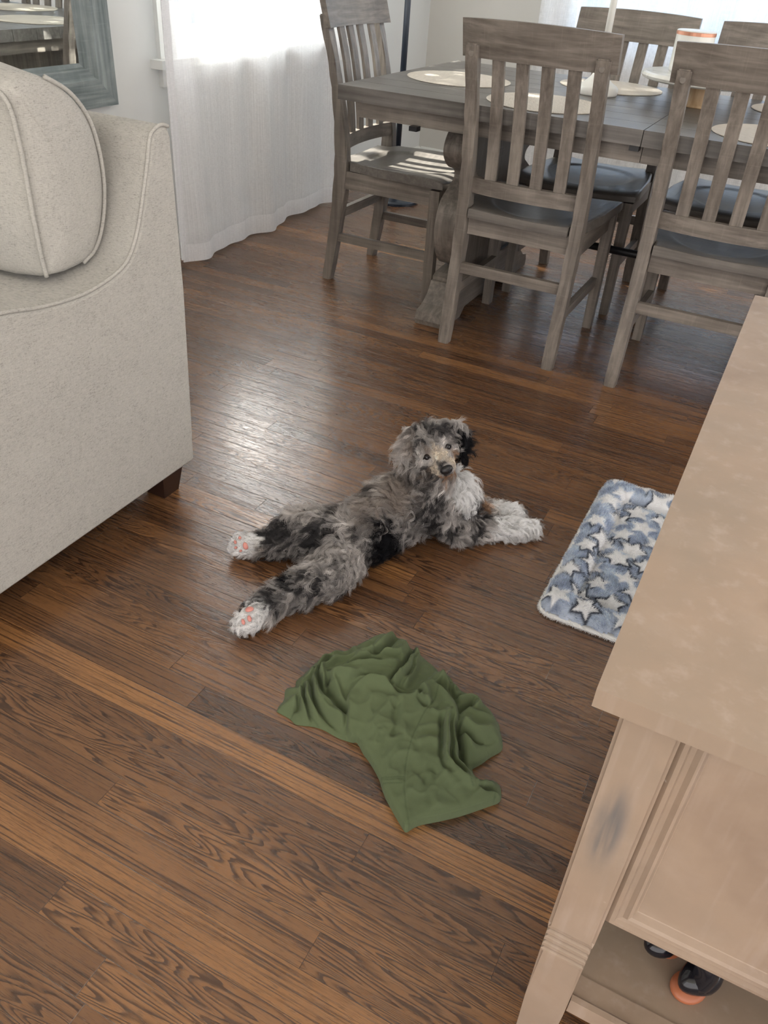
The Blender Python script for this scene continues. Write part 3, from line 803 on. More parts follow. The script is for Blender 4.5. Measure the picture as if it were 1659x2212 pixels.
# ------------------------------------------------------------------ whitewashed console with open shelf
def console():
    x0, x1, y0, y1 = -.022, .62, .418, 1.342
    root = empty('console_table', (.3, .88, 0), label='whitewashed beige wooden console with framed end panel and open shelf', cat='table')
    ox, oy = .3, .88
    def B(name, a, b, c, d, e, g, mat='whitewash', bevel=.0025, parent=None, **k):
        bm = bmesh.new(); add_box(bm, a - ox, b - ox, c - oy, d - oy, e, g)
        return bm_obj(name, bm, M[mat], parent=parent or root, bevel=bevel, **k)
    B('top', x0, x1, y0, y1, .733, .7505, bevel=.004)
    lw = .043
    for (lx, ly) in ((-.002, .430), (x1 - .02 - lw, .430), (-.002, y1 - .012 - lw), (x1 - .02 - lw, y1 - .012 - lw)):
        bm = bmesh.new(); rings = []
        def sq(i, z): 
            return [(lx + i - ox, ly + i - oy, z), (lx + lw - i - ox, ly + i - oy, z), (lx + lw - i - ox, ly + lw - i - oy, z), (lx + i - ox, ly + lw - i - oy, z)]
        zz = [(.008, 0), (.002, .30)]
        for z in (.398, .4085, .419, .4295): zz += [(.0010, z - .0030), (.0040, z - .0012), (.0040, z + .0012), (.0010, z + .0030)]
        zz = [(.008, 0), (.0015, .30), (.0008, .392)] + zz[2:] + [(0.0, .438), (0, .733)]
        add_loft(bm, [sq(i, z) for i, z in zz])
        bmesh.ops.bevel(bm, geom=[e for e in bm.edges if abs(e.verts[0].co.z - e.verts[1].co.z) > .08], offset=.003, segments=2, affect='EDGES')
        bm_obj('leg', bm, M['whitewash'], parent=root)
    # end panel facing the camera, then the other three sides
    xa, xb = -.002 + lw, x1 - .02 - lw
    def panel(axis, a, b, face, inn):
        """moulded frame round a flat field; face = outer plane, inn = direction into the body"""
        zt, zb_ = .733, .466
        prof = [(0, .002), (.004, -.001), (.0075, -.001), (.009, .003), (.013, .004), (.017, .001), (.0195, .003), (.022, .009), (.024, .010)]
        bmf = bmesh.new()
        loops = []
        for d, dep in prof:
            A_, B_, C_, D_ = a + d, b - d, zb_ + d, zt - max(0, d - .018)
            loops.append([(A_, dep, C_), (B_, dep, C_), (B_, dep, D_), (A_, dep, D_)])
        def P3(p):
            q, dep, z = p; v = face + inn * (dep + .004)
            return (q - ox, v - oy, z) if axis == 'x' else (v - ox, q - oy, z)
        R_ = [[bmf.verts.new(P3(p)) for p in L] for L in loops]
        for u, v in zip(R_[:-1], R_[1:]):
            for i in range(4): bmf.faces.new((u[i], u[(i + 1) % 4], v[(i + 1) % 4], v[i]))
        bk = [bmf.verts.new(P3((p[0], .018, p[2]))) for p in loops[0]]
        bk2 = [bmf.verts.new(P3((p[0], .018, p[2]))) for p in loops[-1]]
        for i in range(4):
            bmf.faces.new((bk[i], bk[(i + 1) % 4], R_[0][(i + 1) % 4], R_[0][i])); bmf.faces.new((R_[-1][i], R_[-1][(i + 1) % 4], bk2[(i + 1) % 4], bk2[i])); bmf.faces.new((bk[i], bk2[i], bk2[(i + 1) % 4], bk[(i + 1) % 4]))
        bm_obj('moulding', bmf, M['whitewash'], parent=root)
        v0, v1 = sorted((face + inn * .0135, face + inn * .024))
        if axis == 'x': B('side_panel', a + .01, b - .01, v0, v1, .475, .733, bevel=0)
        else: B('side_panel', v0, v1, a + .01, b - .01, .475, .733, bevel=0)
    panel('x', xa, xb, .436, 1)
    panel('x', xa, xb, y1 - .018, -1)
    panel('y', .430 + lw, y1 - .012 - lw, -.0, 1)
    panel('y', .430 + lw, y1 - .012 - lw, x1 - .022, -1)
    # lower shelf: rails with a raised lip, slightly sunk board
    for (c, d) in ((.437, .468), (y1 - .05, y1 - .02)):
        bm = bmesh.new(); add_prism(bm, [(c - oy, .300), (d - oy, .300), (d - oy, .318), (c + .010 - oy, .318), (c + .006 - oy, .323), (c - oy, .323)] if c < .5 else [(c - oy, .300), (d - oy, .300), (d - oy, .32), (c - oy, .32)], 'x', xa - ox, xb - ox)
        bm_obj('shelf_rail', bm, M['whitewash'], parent=root, bevel=.001)
    B('shelf', .004, x1 - .03, .468, y1 - .05, .296, .315, bevel=.001)
    # black glazed figurine standing on the shelf
    fg = empty('figurine', (.135, .515, .3155), label='glossy black figurine with orange soles on the lower shelf of the console', cat='figurine')
    blk = plain('black_glaze', (0.010, 0.010, 0.014), 0.12); org = plain('orange_glaze', (0.40, 0.13, 0.06), 0.4)
    for (dx, dy, s, rot) in ((-.022, .022, 1.15, 2.3), (.012, -.002, 1.4, -0.7)):
        bm = bmesh.new()
        R3 = Matrix.Rotation(rot, 4, 'Z')
        bmesh.ops.create_uvsphere(bm, u_segments=24, v_segments=14, radius=1)
        for v in bm.verts:
            x, y, z = v.co
            w_ = 1 - .25 * max(0, -y)
            v.co = R3 @ Vector((x * .0125 * s * w_, y * .0185 * s + .004, z * .0115 * s + .0135 * s))
            v.co += Vector((dx, dy, 0))
        bt = bm_obj('boot', bm, blk, parent=fg, smooth=True)
        bm = bmesh.new(); bmesh.ops.create_uvsphere(bm, u_segments=24, v_segments=10, radius=1)
        for v in bm.verts:
            v.co = R3 @ Vector((v.co.x * .0115 * s, v.co.y * .0140 * s - .0045 * s, max(v.co.z, -.9) * .0055 * s + .0052)) + Vector((dx, dy, 0))
        bm_obj('sole', bm, org, parent=bt, smooth=True, label='orange sole')
    bm = bmesh.new(); add_tube(bm, smooth_line([(-.030, .022, .018), (-.022, .022, .040), (-.006, .010, .060), (0, .006, .075)], 5), [.0105] * 16, 14)
    add_tube(bm, smooth_line([(.014, -.006, .020), (.016, -.002, .038), (.006, .002, .060), (0, .006, .078)], 5), [.012] * 16, 14)
    add_lathe(bm, [(.004, 0), (.019, .004), (.022, .022), (.017, .040), (.010, .050), (.013, .058), (.012, .070), (.004, .077)], (0, .006, .065), 24)
    bm_obj('body', bm, blk, parent=fg, smooth=True)
console()

#@@MORE@@
# ------------------------------------------------------------------ strands (fur, pile) as one hair object per part
def strands(name, pts, rad, col, mat, parent, **k):
    """pts (n, m, 3), rad (m,) or (n, m), col (n, 3)"""
    n, mm, _ = pts.shape
    h = bpy.data.hair_curves.new(name)
    h.add_curves([mm] * n)
    h.attributes['position'].data.foreach_set('vector', pts.reshape(-1).astype(np.float32))
    ra = h.attributes.new('radius', 'FLOAT', 'POINT')
    rr = np.broadcast_to(rad, (n, mm)).reshape(-1).astype(np.float32)
    ra.data.foreach_set('value', rr)
    ca = h.attributes.new('col', 'FLOAT_COLOR', 'CURVE')
    ca.data.foreach_set('color', np.concatenate([col, np.ones((n, 1))], 1).reshape(-1).astype(np.float32))
    h.materials.append(mat)
    o = bpy.data.objects.new(name, h); COL.objects.link(o)
    if parent: o.parent = parent
    return tag(o, **k)
S.cycles_curves.shape = 'RIBBONS'

def mat_attr(name, rough=0.7, spec=0.2, trans=0.0):
    t = NT(name)
    a = t.n('Attribute', attribute_name='col').outputs['Color']
    t.p(Base_Color=a, Roughness=rough, Specular_IOR_Level=spec)
    if trans:
        tl = t.n('BsdfTranslucent'); t.set(tl.inputs[0], a)
        mxs = t.n('MixShader', {0: trans}); t.set(mxs.inputs[1], t.b.outputs[0]); t.set(mxs.inputs[2], tl.outputs[0])
        t.t.links.new(mxs.outputs[0], t.out.inputs[0])
    return t.m
M['fur'] = mat_attr('fur_strands', 0.55, 0.25, 0.42)
M['skin_under_fur'] = mat_attr('fur_undercoat', 0.95, 0.05)

def surface_samples(me, n, rng):
    me.calc_loop_triangles()
    nv = len(me.vertices); co = np.empty(nv * 3); me.vertices.foreach_get('co', co); co = co.reshape(-1, 3)
    no = np.empty(nv * 3); me.vertices.foreach_get('normal', no); no = no.reshape(-1, 3)
    tr = np.empty(len(me.loop_triangles) * 3, int); me.loop_triangles.foreach_get('vertices', tr); tr = tr.reshape(-1, 3)
    a, b, c = co[tr[:, 0]], co[tr[:, 1]], co[tr[:, 2]]
    ar = np.linalg.norm(np.cross(b - a, c - a), axis=1); pr = ar / ar.sum()
    t = rng.choice(len(tr), n, p=pr); u = rng.random(n); v = rng.random(n); fl = u + v > 1; u[fl] = 1 - u[fl]; v[fl] = 1 - v[fl]
    w_ = 1 - u - v
    P_ = a[t] * w_[:, None] + b[t] * u[:, None] + c[t] * v[:, None]
    N_ = no[tr[t, 0]] * w_[:, None] + no[tr[t, 1]] * u[:, None] + no[tr[t, 2]] * v[:, None]
    return P_, N_ / np.linalg.norm(N_, axis=1)[:, None]

def nrm(v): return v / (np.linalg.norm(v, axis=-1, keepdims=True) + 1e-9)

def nearest_idx(src, q):
    kd = kdtree.KDTree(len(src))
    for i, p in enumerate(src): kd.insert(p, i)
    kd.balance()
    return np.array([kd.find(p)[1] for p in q])

# ------------------------------------------------------------------ the puppy
def puppy():
    rng = np.random.default_rng(4)
    A = at
    C = A(936, 957, .247)
    f0 = nrm(np.array([0, 0, CH]) - C)
    r0 = CR * .894 + CU * .447; r0 = nrm(r0 - f0 * (r0 @ f0)); u0 = np.cross(f0, r0) * -1
    if u0 @ CU < 0: u0 = -u0
    th = math.radians(34)
    HF = f0 * math.cos(th) - u0 * math.sin(th); HU = u0 * math.cos(th) + f0 * math.sin(th); HR = r0
    H = lambda a, f_, u: C + HR * a + HF * f_ + HU * u
    chains = []   # (points, radii, region)
    def ch(reg, *pts):
        chains.append((reg, [A(p[0], p[1], p[2]) for p in pts], [p[3] for p in pts]))
    ch('torso', (650, 1145, .060, .048), (700, 1163, .066, .057), (775, 1152, .074, .067), (858, 1100, .088, .074), (925, 1078, .100, .068), (982, 1088, .085, .050))
    ch('neck', (905, 1062, .125, .056), (920, 1035, .165, .051), (935, 1000, .21, .045))
    ch('chest', (975, 1075, .10, .046), (985, 1050, .125, .034))
    ch('nhind', (735, 1205, .058, .050), (715, 1240, .050, .046), (665, 1262, .043, .037), (620, 1280, .038, .029), (585, 1302, .034, .024), (558, 1322, .033, .024), (543, 1334, .033, .025), (532, 1343, .032, .020))
    ch('fhind', (665, 1140, .055, .045), (625, 1160, .046, .036), (590, 1172, .038, .027), (556, 1177, .034, .0225), (532, 1177, .035, .025), (522, 1176, .035, .022))
    ch('nfront', (955, 1105, .075, .042), (990, 1140, .044, .035), (1035, 1142, .032, .027), (1080, 1143, .027, .0235), (1115, 1143, .027, .025), (1140, 1143, .025, .023))
    ch('ffront', (1005, 1085, .055, .032), (1040, 1100, .036, .026), (1075, 1108, .028, .024), (1105, 1112, .027, .024))
    chains.append(('skull', [H(0, -.002, 0), H(0, .016, .006)], [.046, .037]))
    chains.append(('muzzle', [H(0, .030, -.012), H(0, .048, -.018), H(0, .066, -.021), H(0, .079, -.021)], [.032, .0275, .0225, .0175]))
    chains.append(('muzzle', [H(0, .042, -.034), H(0, .064, -.036)], [.020, .015]))
    for s in (-1, 1):
        chains.append(('cheek', [H(s * .020, .010, -.018), H(s * .022, .020, -.014)], [.031, .026]))
    ch('ear', (890, 932, .268, .014), (873, 962, .243, .015), (876, 995, .213, .016), (888, 1020, .192, .013))
    ch('ear', (985, 917, .280, .013), (998, 937, .261, .014), (1002, 961, .241, .014), (1000, 982, .224, .011))
    bm = bmesh.new()
    SP, SR, SREG, SF = [], [], [], []
    for reg, pts, rad in chains:
        for i in range(len(pts) - 1):
            L_ = np.linalg.norm(pts[i + 1] - pts[i]); k = max(2, int(L_ / (min(rad[i], rad[i + 1]) * .3)))
            fl = nrm(pts[i + 1] - pts[i])
            for j in range(k + (1 if i == len(pts) - 2 else 0)):
                t = j / k; c = pts[i] * (1 - t) + pts[i + 1] * t; r = rad[i] * (1 - t) + rad[i + 1] * t
                SP.append(c); SR.append(r); SREG.append(reg); SF.append(fl)
                sph = bmesh.ops.create_icosphere(bm, subdivisions=2, radius=r, matrix=Matrix.Translation(Vector(c)))
    # toes
    for (px, py, z, r) in [(1150, 1136, .020, .013), (1152, 1146, .020, .013), (1144, 1153, .019, .013), (1118, 1104, .020, .012), (1122, 1113, .019, .012),
                           (521, 1346, .030, .011), (527, 1351, .028, .011), (533, 1337, .036, .011), (514, 1168, .038, .011), (511, 1178, .036, .011), (515, 1187, .032, .011)]:
        c = A(px, py, z); SP.append(c); SR.append(r); SREG.append('nhind' if py > 1200 else 'nfront'); SF.append(nrm(A(px, py, z) - A(px - (20 if px > 900 else -20), py, z)))
        bmesh.ops.create_icosphere(bm, subdivisions=2, radius=r, matrix=Matrix.Translation(Vector(c)))
    me = bpy.data.meshes.new('tmp'); bm.to_mesh(me); bm.free()
    tmp = bpy.data.objects.new('tmp', me); COL.objects.link(tmp)
    md = tmp.modifiers.new('r', 'REMESH'); md.mode = 'VOXEL'; md.voxel_size = .004
    ms = tmp.modifiers.new('s', 'SMOOTH'); ms.factor = .5; ms.iterations = 6
    dg = bpy.context.evaluated_depsgraph_get()
    body = bpy.data.meshes.new_from_object(tmp.evaluated_get(dg)); body.name = 'body'
    bpy.data.objects.remove(tmp)
    nv = len(body.vertices); co = np.empty(nv * 3); body.vertices.foreach_get('co', co); co = co.reshape(-1, 3)
    co[:, 2] = np.maximum(co[:, 2], .003)
    body.vertices.foreach_set('co', co.reshape(-1)); body.update()
    body.polygons.foreach_set('use_smooth', [True] * len(body.polygons))
    from mathutils.bvhtree import BVHTree
    bv = BVHTree.FromPolygons([tuple(c) for c in co], [tuple(p.vertices) for p in body.polygons])
    def hit(px, py):
        d = nrm(CR * (px - CX) / FPX - CU * (py - CY) / FPX + CF)
        h_ = bv.ray_cast(Vector((0, 0, CH)), Vector(d))
        return (np.array(h_[0]), np.array(h_[1])) if h_[0] is not None else (A(px, py, .03), -d)
    SP = np.array(SP); SR = np.array(SR); SF = np.array(SF); SREG = np.array(SREG)
    LG, MG, DG, BK = np.array([.58, .55, .53]), np.array([.28, .262, .253]), np.array([.058, .055, .057]), np.array([.011, .011, .014])
    WH, TN, TP, CRM = np.array([.97, .965, .96]), np.array([.42, .27, .175]), np.array([.37, .32, .285]), np.array([.76, .68, .58])
    # coat patches: where they sit on the animal, their reach and colour
    blobs = []
    def bl(px, py, r, c, s=1.0): blobs.append((hit(px, py)[0], r, c, s))
    bl(850, 1185, .040, BK, 1.3); bl(838, 1160, .026, BK, 1.1); bl(868, 1205, .034, BK, 1.2); bl(825, 1205, .022, BK, 1.0); bl(822, 1140, .022, BK, 1.2); bl(850, 1225, .034, BK, 1.4); bl(832, 1180, .028, BK, 1.3)
    bl(935, 1105, .016, DG, 1.0); bl(945, 1125, .014, DG, 1.0); bl(910, 1090, .012, DG, .8)
    bl(695, 1150, .030, DG, 1.1); bl(672, 1165, .016, BK, .7); bl(640, 1150, .014, DG, .9); bl(600, 1240, .024, DG, 1.5); bl(625, 1255, .020, BK, .9); bl(590, 1292, .020, DG, 1.0); bl(655, 1270, .014, DG, .9); bl(690, 1275, .011, DG, 1.0); bl(735, 1255, .012, DG, .9)
    bl(610, 1160, .012, DG, .8); bl(1018, 1150, .013, DG, .9); bl(795, 1120, .016, MG, .7); bl(560, 1185, .016, TP, .8)
    bl(920, 1175, .028, LG, 1.0); bl(900, 1145, .022, LG, .7); bl(760, 1230, .03, LG, .8); bl(735, 1265, .02, LG, .7); bl(790, 1090, .04, TP, .6); bl(870, 1050, .045, TP, .7); bl(860, 1085, .03, TP, .6)
    for q, r in (((1000, 1050), .030), ((1010, 1075), .028), ((985, 1045), .024), ((1018, 1090), .020), ((1000, 1030), .02), ((975, 1060), .014), ((1012, 1010), .02)): bl(*q, r, WH, 1.6)
    for q, r in (((1100, 1140), .030), ((1125, 1142), .030), ((1148, 1145), .030), ((1085, 1148), .022), ((1095, 1105), .028), ((1115, 1108), .028), ((1075, 1125), .014),
                 ((545, 1335), .026), ((530, 1345), .028), ((560, 1318), .020), ((528, 1172), .026), ((515, 1178), .026), ((543, 1170), .018), ((545, 1185), .016)): bl(*q, r, WH, 2.0)
    bl(1042, 1095, .018, TN, 1.5); bl(1006, 955, .026, BK, 2.2); bl(1003, 972, .018, BK, 2.0); bl(1008, 930, .012, DG, 1.2); bl(1014, 980, .014, DG, 1.3); bl(985, 930, .010, BK, 1.2); bl(995, 912, .014, LG, 1.4); bl(885, 1035, .014, DG, 1.2); bl(855, 960, .016, LG, 1.0)
    for (a, f_, u), r, c, s in [((0, .055, 0), .016, CRM, 1.4), ((0, .040, .008), .011, CRM, 1.2), ((0, .03, .024), .010, LG, 1.0), ((.016, .07, -.02), .012, CRM, 1.4), ((-.016, .07, -.02), .012, CRM, 1.4), ((-.026, .045, -.025), .014, TN, 1.3), ((.026, .045, -.025), .014, TN, 1.0),
                                ((0, .07, -.038), .014, TN, 1.2), ((-.028, .036, -.010), .011, TN, 1.0), ((0, .05, -.045), .016, TN, 1.2), ((-.014, .045, -.042), .014, TN, 1.2),
                                ((.020, .040, .018), .009, LG, 1.2), ((-.020, .042, .016), .009, TP, 1.0), ((.034, .026, .0), .012, MG, 1.0),
                                ((.030, .02, .030), .008, DG, 1.0), ((.036, .012, .034), .012, DG, 1.2), ((.05, -.01, .03), .013, LG, 1.0), ((.02, 0, .046), .012, LG, .8),
                                ((-.05, -.01, .025), .022, TP, .8), ((-.066, 0, -.02), .02, MG, .6), ((-.06, .01, -.055), .014, DG, 1.0)]:
        blobs.append((H(a, f_, u), r, c, s))
    BP = np.array([b[0] for b in blobs]); BR = np.array([b[1] for b in blobs]); BC = np.array([b[2] for b in blobs]); BS = np.array([b[3] for b in blobs])
    def color(p, jit):
        n1 = vnoise(p + 3.1, 38); n2 = vnoise(p + 9.7, 90)
        n3 = vnoise(p * [1, 1, 1.3] + 21.3, 19); v = .5 + ((n1 - .5) * .62 + (n2 - .5) * .34 + (n3 - .5) * .40) * 1.15 + jit
        g = np.clip((v - .30) / .20, 0, 1)[:, None]
        c = DG * (1 - np.clip(g * 2.2, 0, 1)) + MG * (np.clip(g * 2.2, 0, 1) - np.clip(g * 2.2 - 1, 0, 1)) + LG * np.clip(g * 2.2 - 1, 0, 1)
        d = np.linalg.norm(p[:, None] - BP[None], axis=2) / BR + (n2 - .5)[:, None] * .9 + jit[:, None] * 1.2
        wt = BS * np.clip(1.55 - d, 0, 1) ** 1.2
        tot = wt.sum(1, keepdims=True)
        cc = (wt @ BC) / np.maximum(tot, 1e-6)
        k = np.clip(tot * 1.3, 0, 1)
        return c * (1 - k) + cc * k
    root = empty('puppy', tuple(A(820, 1170, 0)), label='grey merle puppy with white paws lying stretched on its belly, looking back at the camera', cat='dog')
    OFF = np.array(root.location)
    ca = body.color_attributes.new('col', 'FLOAT_COLOR', 'POINT')
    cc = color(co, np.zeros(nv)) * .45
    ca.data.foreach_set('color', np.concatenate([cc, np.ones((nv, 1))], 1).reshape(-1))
    body.transform(Matrix.Translation(-Vector(OFF)))
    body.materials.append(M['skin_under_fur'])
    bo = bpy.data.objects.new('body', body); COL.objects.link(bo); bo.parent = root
    body.transform(Matrix.Translation(Vector(OFF)))
    # eyes
    eyes = []
    for px, py in ((922, 987), (967.5, 965)):
        h_, n_ = hit(px, py); eyes.append(h_ - n_ * .0030)
    eye_m = plain('dark_eye', (0.006, 0.004, 0.004), 0.04)
    lid_m = plain('eye_rim', (0.012, 0.009, 0.009), 0.5)
    for s, e in zip((-1, 1), eyes):
        bm = bmesh.new(); bmesh.ops.create_uvsphere(bm, u_segments=24, v_segments=16, radius=.0078, matrix=Matrix.Translation(Vector(e - OFF)))
        eo = bm_obj('eye', bm, eye_m, parent=root, smooth=True)
        bm = bmesh.new(); n = 20; out = nrm(HF * .9 + HR * s * .35)
        ax = nrm(HR - out * (HR @ out)); ay = np.cross(out, ax)
        ctr = e + out * .0045
        ring = [ctr + ax * math.cos(q) * .0078 + ay * math.sin(q) * .0064 - OFF for q in np.linspace(0, 2 * PI, n + 1)[:-1]]
        tr_ = []
        for i in range(n):
            c0 = Vector(ring[i]); rad_d = (c0 - Vector(ctr - OFF)).normalized()
            tr_.append([c0 + (rad_d * math.cos(q) + Vector(out) * math.sin(q)) * .0014 for q in np.linspace(0, 2 * PI, 7)[:-1]])
        R_ = [[bm.verts.new(p) for p in r] for r in tr_]
        for i in range(n):
            a_, b_ = R_[i], R_[(i + 1) % n]
            for k in range(6): bm.faces.new((a_[k], a_[(k + 1) % 6], b_[(k + 1) % 6], b_[k]))
        bm_obj('eyelid', bm, lid_m, parent=eo, smooth=True)
    # nose: rounded triangle with two nostrils
    bm = bmesh.new(); bmesh.ops.create_uvsphere(bm, u_segments=32, v_segments=20, radius=1)
    nc = H(0, .093, -.016)
    for v in bm.verts:
        a, f_, u = v.co.x, v.co.y, v.co.z
        wdt = 1 + .22 * u
        a2 = a * .0140 * wdt; u2 = u * .0120; f2 = f_ * .0105 + (.002 * u)
        for s in (-1, 1):
            dd = ((a - s * .42) / .20) ** 2 + ((u + .05) / .24) ** 2
            if f_ > 0 and dd < 1: f2 -= .0035 * (1 - dd)
        if abs(a) < .12 and f_ > 0 and u < .1: f2 -= .0012 * (1 - abs(a) / .12)
        v.co = Vector(nc + HR * a2 + HF * f2 + HU * u2 - OFF)
    bm_obj('nose', bm, plain('black_nose', (0.010, 0.009, 0.010), 0.38), parent=root, smooth=True)
    # paw pads
    pads = [(539, 1317.5, .0085, .0065), (526, 1343, .0036, .0062), (538.5, 1336.5, .0042, .0066), (530.5, 1179, .0060, .0085), (519, 1163, .0034, .0042), (509.5, 1171.5, .0030, .0046), (510.5, 1183, .0034, .0030), (520, 1189, .0034, .0026)]
    pink = NT('pink_pad'); pm_ = pink.p(Base_Color=(.60, .235, .20), Roughness=.5, Subsurface_Weight=.1)
    PADP = []
    for (px, py, ra, rb) in pads:
        h_, n_ = hit(px, py)
        ax = nrm(CR - n_ * (CR @ n_)); ay = np.cross(n_, ax)
        PADP.append(h_)
        bm = bmesh.new(); bmesh.ops.create_uvsphere(bm, u_segments=20, v_segments=12, radius=1)
        tw = .35
        for v in bm.verts:
            x = v.co.x * ra * (1 - .15 * v.co.y); y = v.co.y * rb
            v.co = Vector(h_ - OFF + ax * (x * math.cos(tw) - y * math.sin(tw)) + ay * (x * math.sin(tw) + y * math.cos(tw)) + n_ * (v.co.z * .0035 + .0022))
        bm_obj('paw_pad', bm, pm_, parent=root, smooth=True, label='pink paw pad')
    PADP = np.array(PADP)
    # ---- fur
    tail = nrm(A(650, 1150, 0) - A(930, 1083, 0))
    reg_flow = {}
    def fur(name, n, mask_fn, clump_n, seed, curl, rad=.00024):
        rg = np.random.default_rng(seed)
        P_, N_ = surface_samples(body, n, rg)
        d = np.linalg.norm(P_[:, None, :] - SP[None], axis=2) if n * len(SP) < 3e7 else None
        if d is None:
            out = []
            for a in range(0, n, 20000): out.append(np.argmin(np.linalg.norm(P_[a:a + 20000, None] - SP[None], axis=2) - SR, axis=1))
            idx = np.concatenate(out)
        else: idx = np.argmin(d - SR, axis=1)
        reg = SREG[idx]; F_ = SF[idx].copy(); L_ = np.full(n, .030); nw = np.full(n, .45)
        dn = np.array([0, 0, -1.])
        F_[reg == 'torso'] = tail + dn * .35; L_[reg == 'torso'] = .032
        m_ = reg == 'neck'; F_[m_] = dn * .8 + tail * .5; L_[m_] = .032
        m_ = reg == 'chest'; F_[m_] = dn + CR * .25; L_[m_] = .038
        for r_, ll in (('nhind', .027), ('fhind', .024), ('nfront', .024), ('ffront', .022)): L_[reg == r_] = ll
        for q, rr_, ll in (((532, 1343), .045, .019), ((520, 1178), .04, .017), ((1140, 1143), .05, .020), ((1110, 1112), .045, .018)):
            c_ = A(q[0], q[1], .03); dd = np.linalg.norm(P_ - c_, axis=1); L_ = np.where(dd < rr_, np.minimum(L_, ll), L_)
        rel = P_ - C; ha, hf, hu = rel @ HR, rel @ HF, rel @ HU
        side = np.sign(ha)[:, None]
        m_ = reg == 'skull'
        F_[m_] = (HR * side * np.clip(np.abs(ha) / .02, 0, 1)[:, None] * .7 - HU * .25 - HF * .2 + HU * np.clip(hf / .03, -1, 1)[:, None] * .55)[m_]
        L_[m_] = .023; nw[m_] = .6
        m_ = reg == 'cheek'; F_[m_] = (HR * side * .5 - HU * .8 - HF * .3)[m_]; L_[m_] = .021
        m_ = reg == 'muzzle'; F_[m_] = (-HF * .8 + HR * side * .5 - HU * np.where(hu < -.015, .6, -.25)[:, None])[m_]; L_[m_] = np.clip(.019 - (hf[m_] - .03) * .12, .011, .019); nw[m_] = .4
        m_ = reg == 'ear'; F_[m_] = (-HU * .3 + HR * side * .04 + dn * 1.0)[m_]; L_[m_] = .028; nw[m_] = .22
        keep = np.ones(n, bool)
        for e in eyes:
            dd = np.linalg.norm(P_ - e, axis=1); keep &= dd > .0120; L_ *= np.clip((dd - .009) / .030, .13, 1)
            # brow hair above sweeps away from the eye
            m_ = dd < .032; F_[m_] = F_[m_] + nrm(P_[m_] - e) * 2.6
        dd = np.linalg.norm(P_ - nc, axis=1); keep &= dd > .0140; L_ *= np.clip(dd / .036, .4, 1)
        dd = np.min(np.linalg.norm(P_[:, None] - PADP[None], axis=2) / np.array([max(a, b) + .0015 for _, _, a, b in pads]), axis=1)
        keep &= dd > 1.0; L_ *= np.where(dd < 2.2, .55, 1)
        keep &= P_[:, 2] > .0045
        P_, N_, F_, L_, nw = P_[keep], N_[keep], F_[keep], L_[keep], nw[keep]; n = len(P_)
        F_ = nrm(F_); F_ = F_ - N_ * np.sum(F_ * N_, 1)[:, None]; F_ = nrm(F_)
        # clumps
        ci = rg.choice(n, clump_n, replace=False)
        cid = nearest_idx(P_[ci], P_); K = ci[cid]
        # clump swirl: rotate the flow by a slow noise angle
        ang = (vnoise(P_[ci] + 5, 30) - .5) * 3.4 + rg.normal(0, .35, clump_n)
        Fc = F_[ci]; Bc = np.cross(N_[ci], Fc)
        Fc = Fc * np.cos(ang)[:, None] + Bc * np.sin(ang)[:, None]; Bc = np.cross(N_[ci], Fc)
        Lc = L_[ci] * rg.uniform(.75, 1.25, clump_n)
        mm = 8; T_ = np.linspace(0, 1, mm)
        ph = rg.uniform(0, 2 * PI, clump_n); turns = rg.uniform(.6, 1.25, clump_n) * curl[0]; amp = curl[1] * Lc
        nwc = nw[ci] * rg.uniform(.7, 1.3, clump_n)
        G = np.empty((clump_n, mm, 3))
        for j, t in enumerate(T_):
            lift = nwc * (t - .38 * t * t)
            al = t * (.72 + .28 * t)
            q = 2 * PI * turns * t + ph
            G[:, j] = P_[ci] + Lc[:, None] * (N_[ci] * lift[:, None] + Fc * al) + (amp * t)[:, None] * (Bc * (np.cos(q) - np.cos(ph))[:, None] + N_[ci] * (np.sin(q) - np.sin(ph))[:, None] * .6)
            G[:, j, 2] -= Lc * .16 * t * t
        off = P_ - P_[K]
        pts = np.empty((n, mm, 3)); g = G[cid]
        ln = rg.uniform(.70, 1.08, n); stray = rg.normal(0, 1, (n, 3)) * (.045 * L_)[:, None]
        for j, t in enumerate(T_):
            tt = t * ln; jf = np.clip(tt * (mm - 1), 0, mm - 1.001); j0 = jf.astype(int); fr = (jf - j0)[:, None]
            gp = g[np.arange(n), j0] * (1 - fr) + g[np.arange(n), j0 + 1] * fr
            pts[:, j] = gp + off * (1 - .55 * t ** .8) + stray * t * 1.9
        pts[:, :, 2] = np.maximum(pts[:, :, 2], .0015)
        jit = rg.normal(0, .055, clump_n)
        col = color(P_[ci], jit)[cid]
        own = color(P_, np.zeros(n))
        col = col * .65 + own * .35
        col = col * np.exp(rg.normal(0, .16, clump_n))[cid][:, None] * np.exp(rg.normal(0, .14, n))[:, None]
        col = np.clip(col, .004, .97)
        rad_ = rad * np.array([1, 1, 1, .95, .85, .7, .5, .2])
        return strands(name, pts - OFF, rad_, col, M['fur'], root)
    fur('fur', FUR_N, None, 6500, 8, (1.0, .32))
    body.transform(Matrix.Translation(-Vector(OFF)))
FUR_N = 170000
puppy()

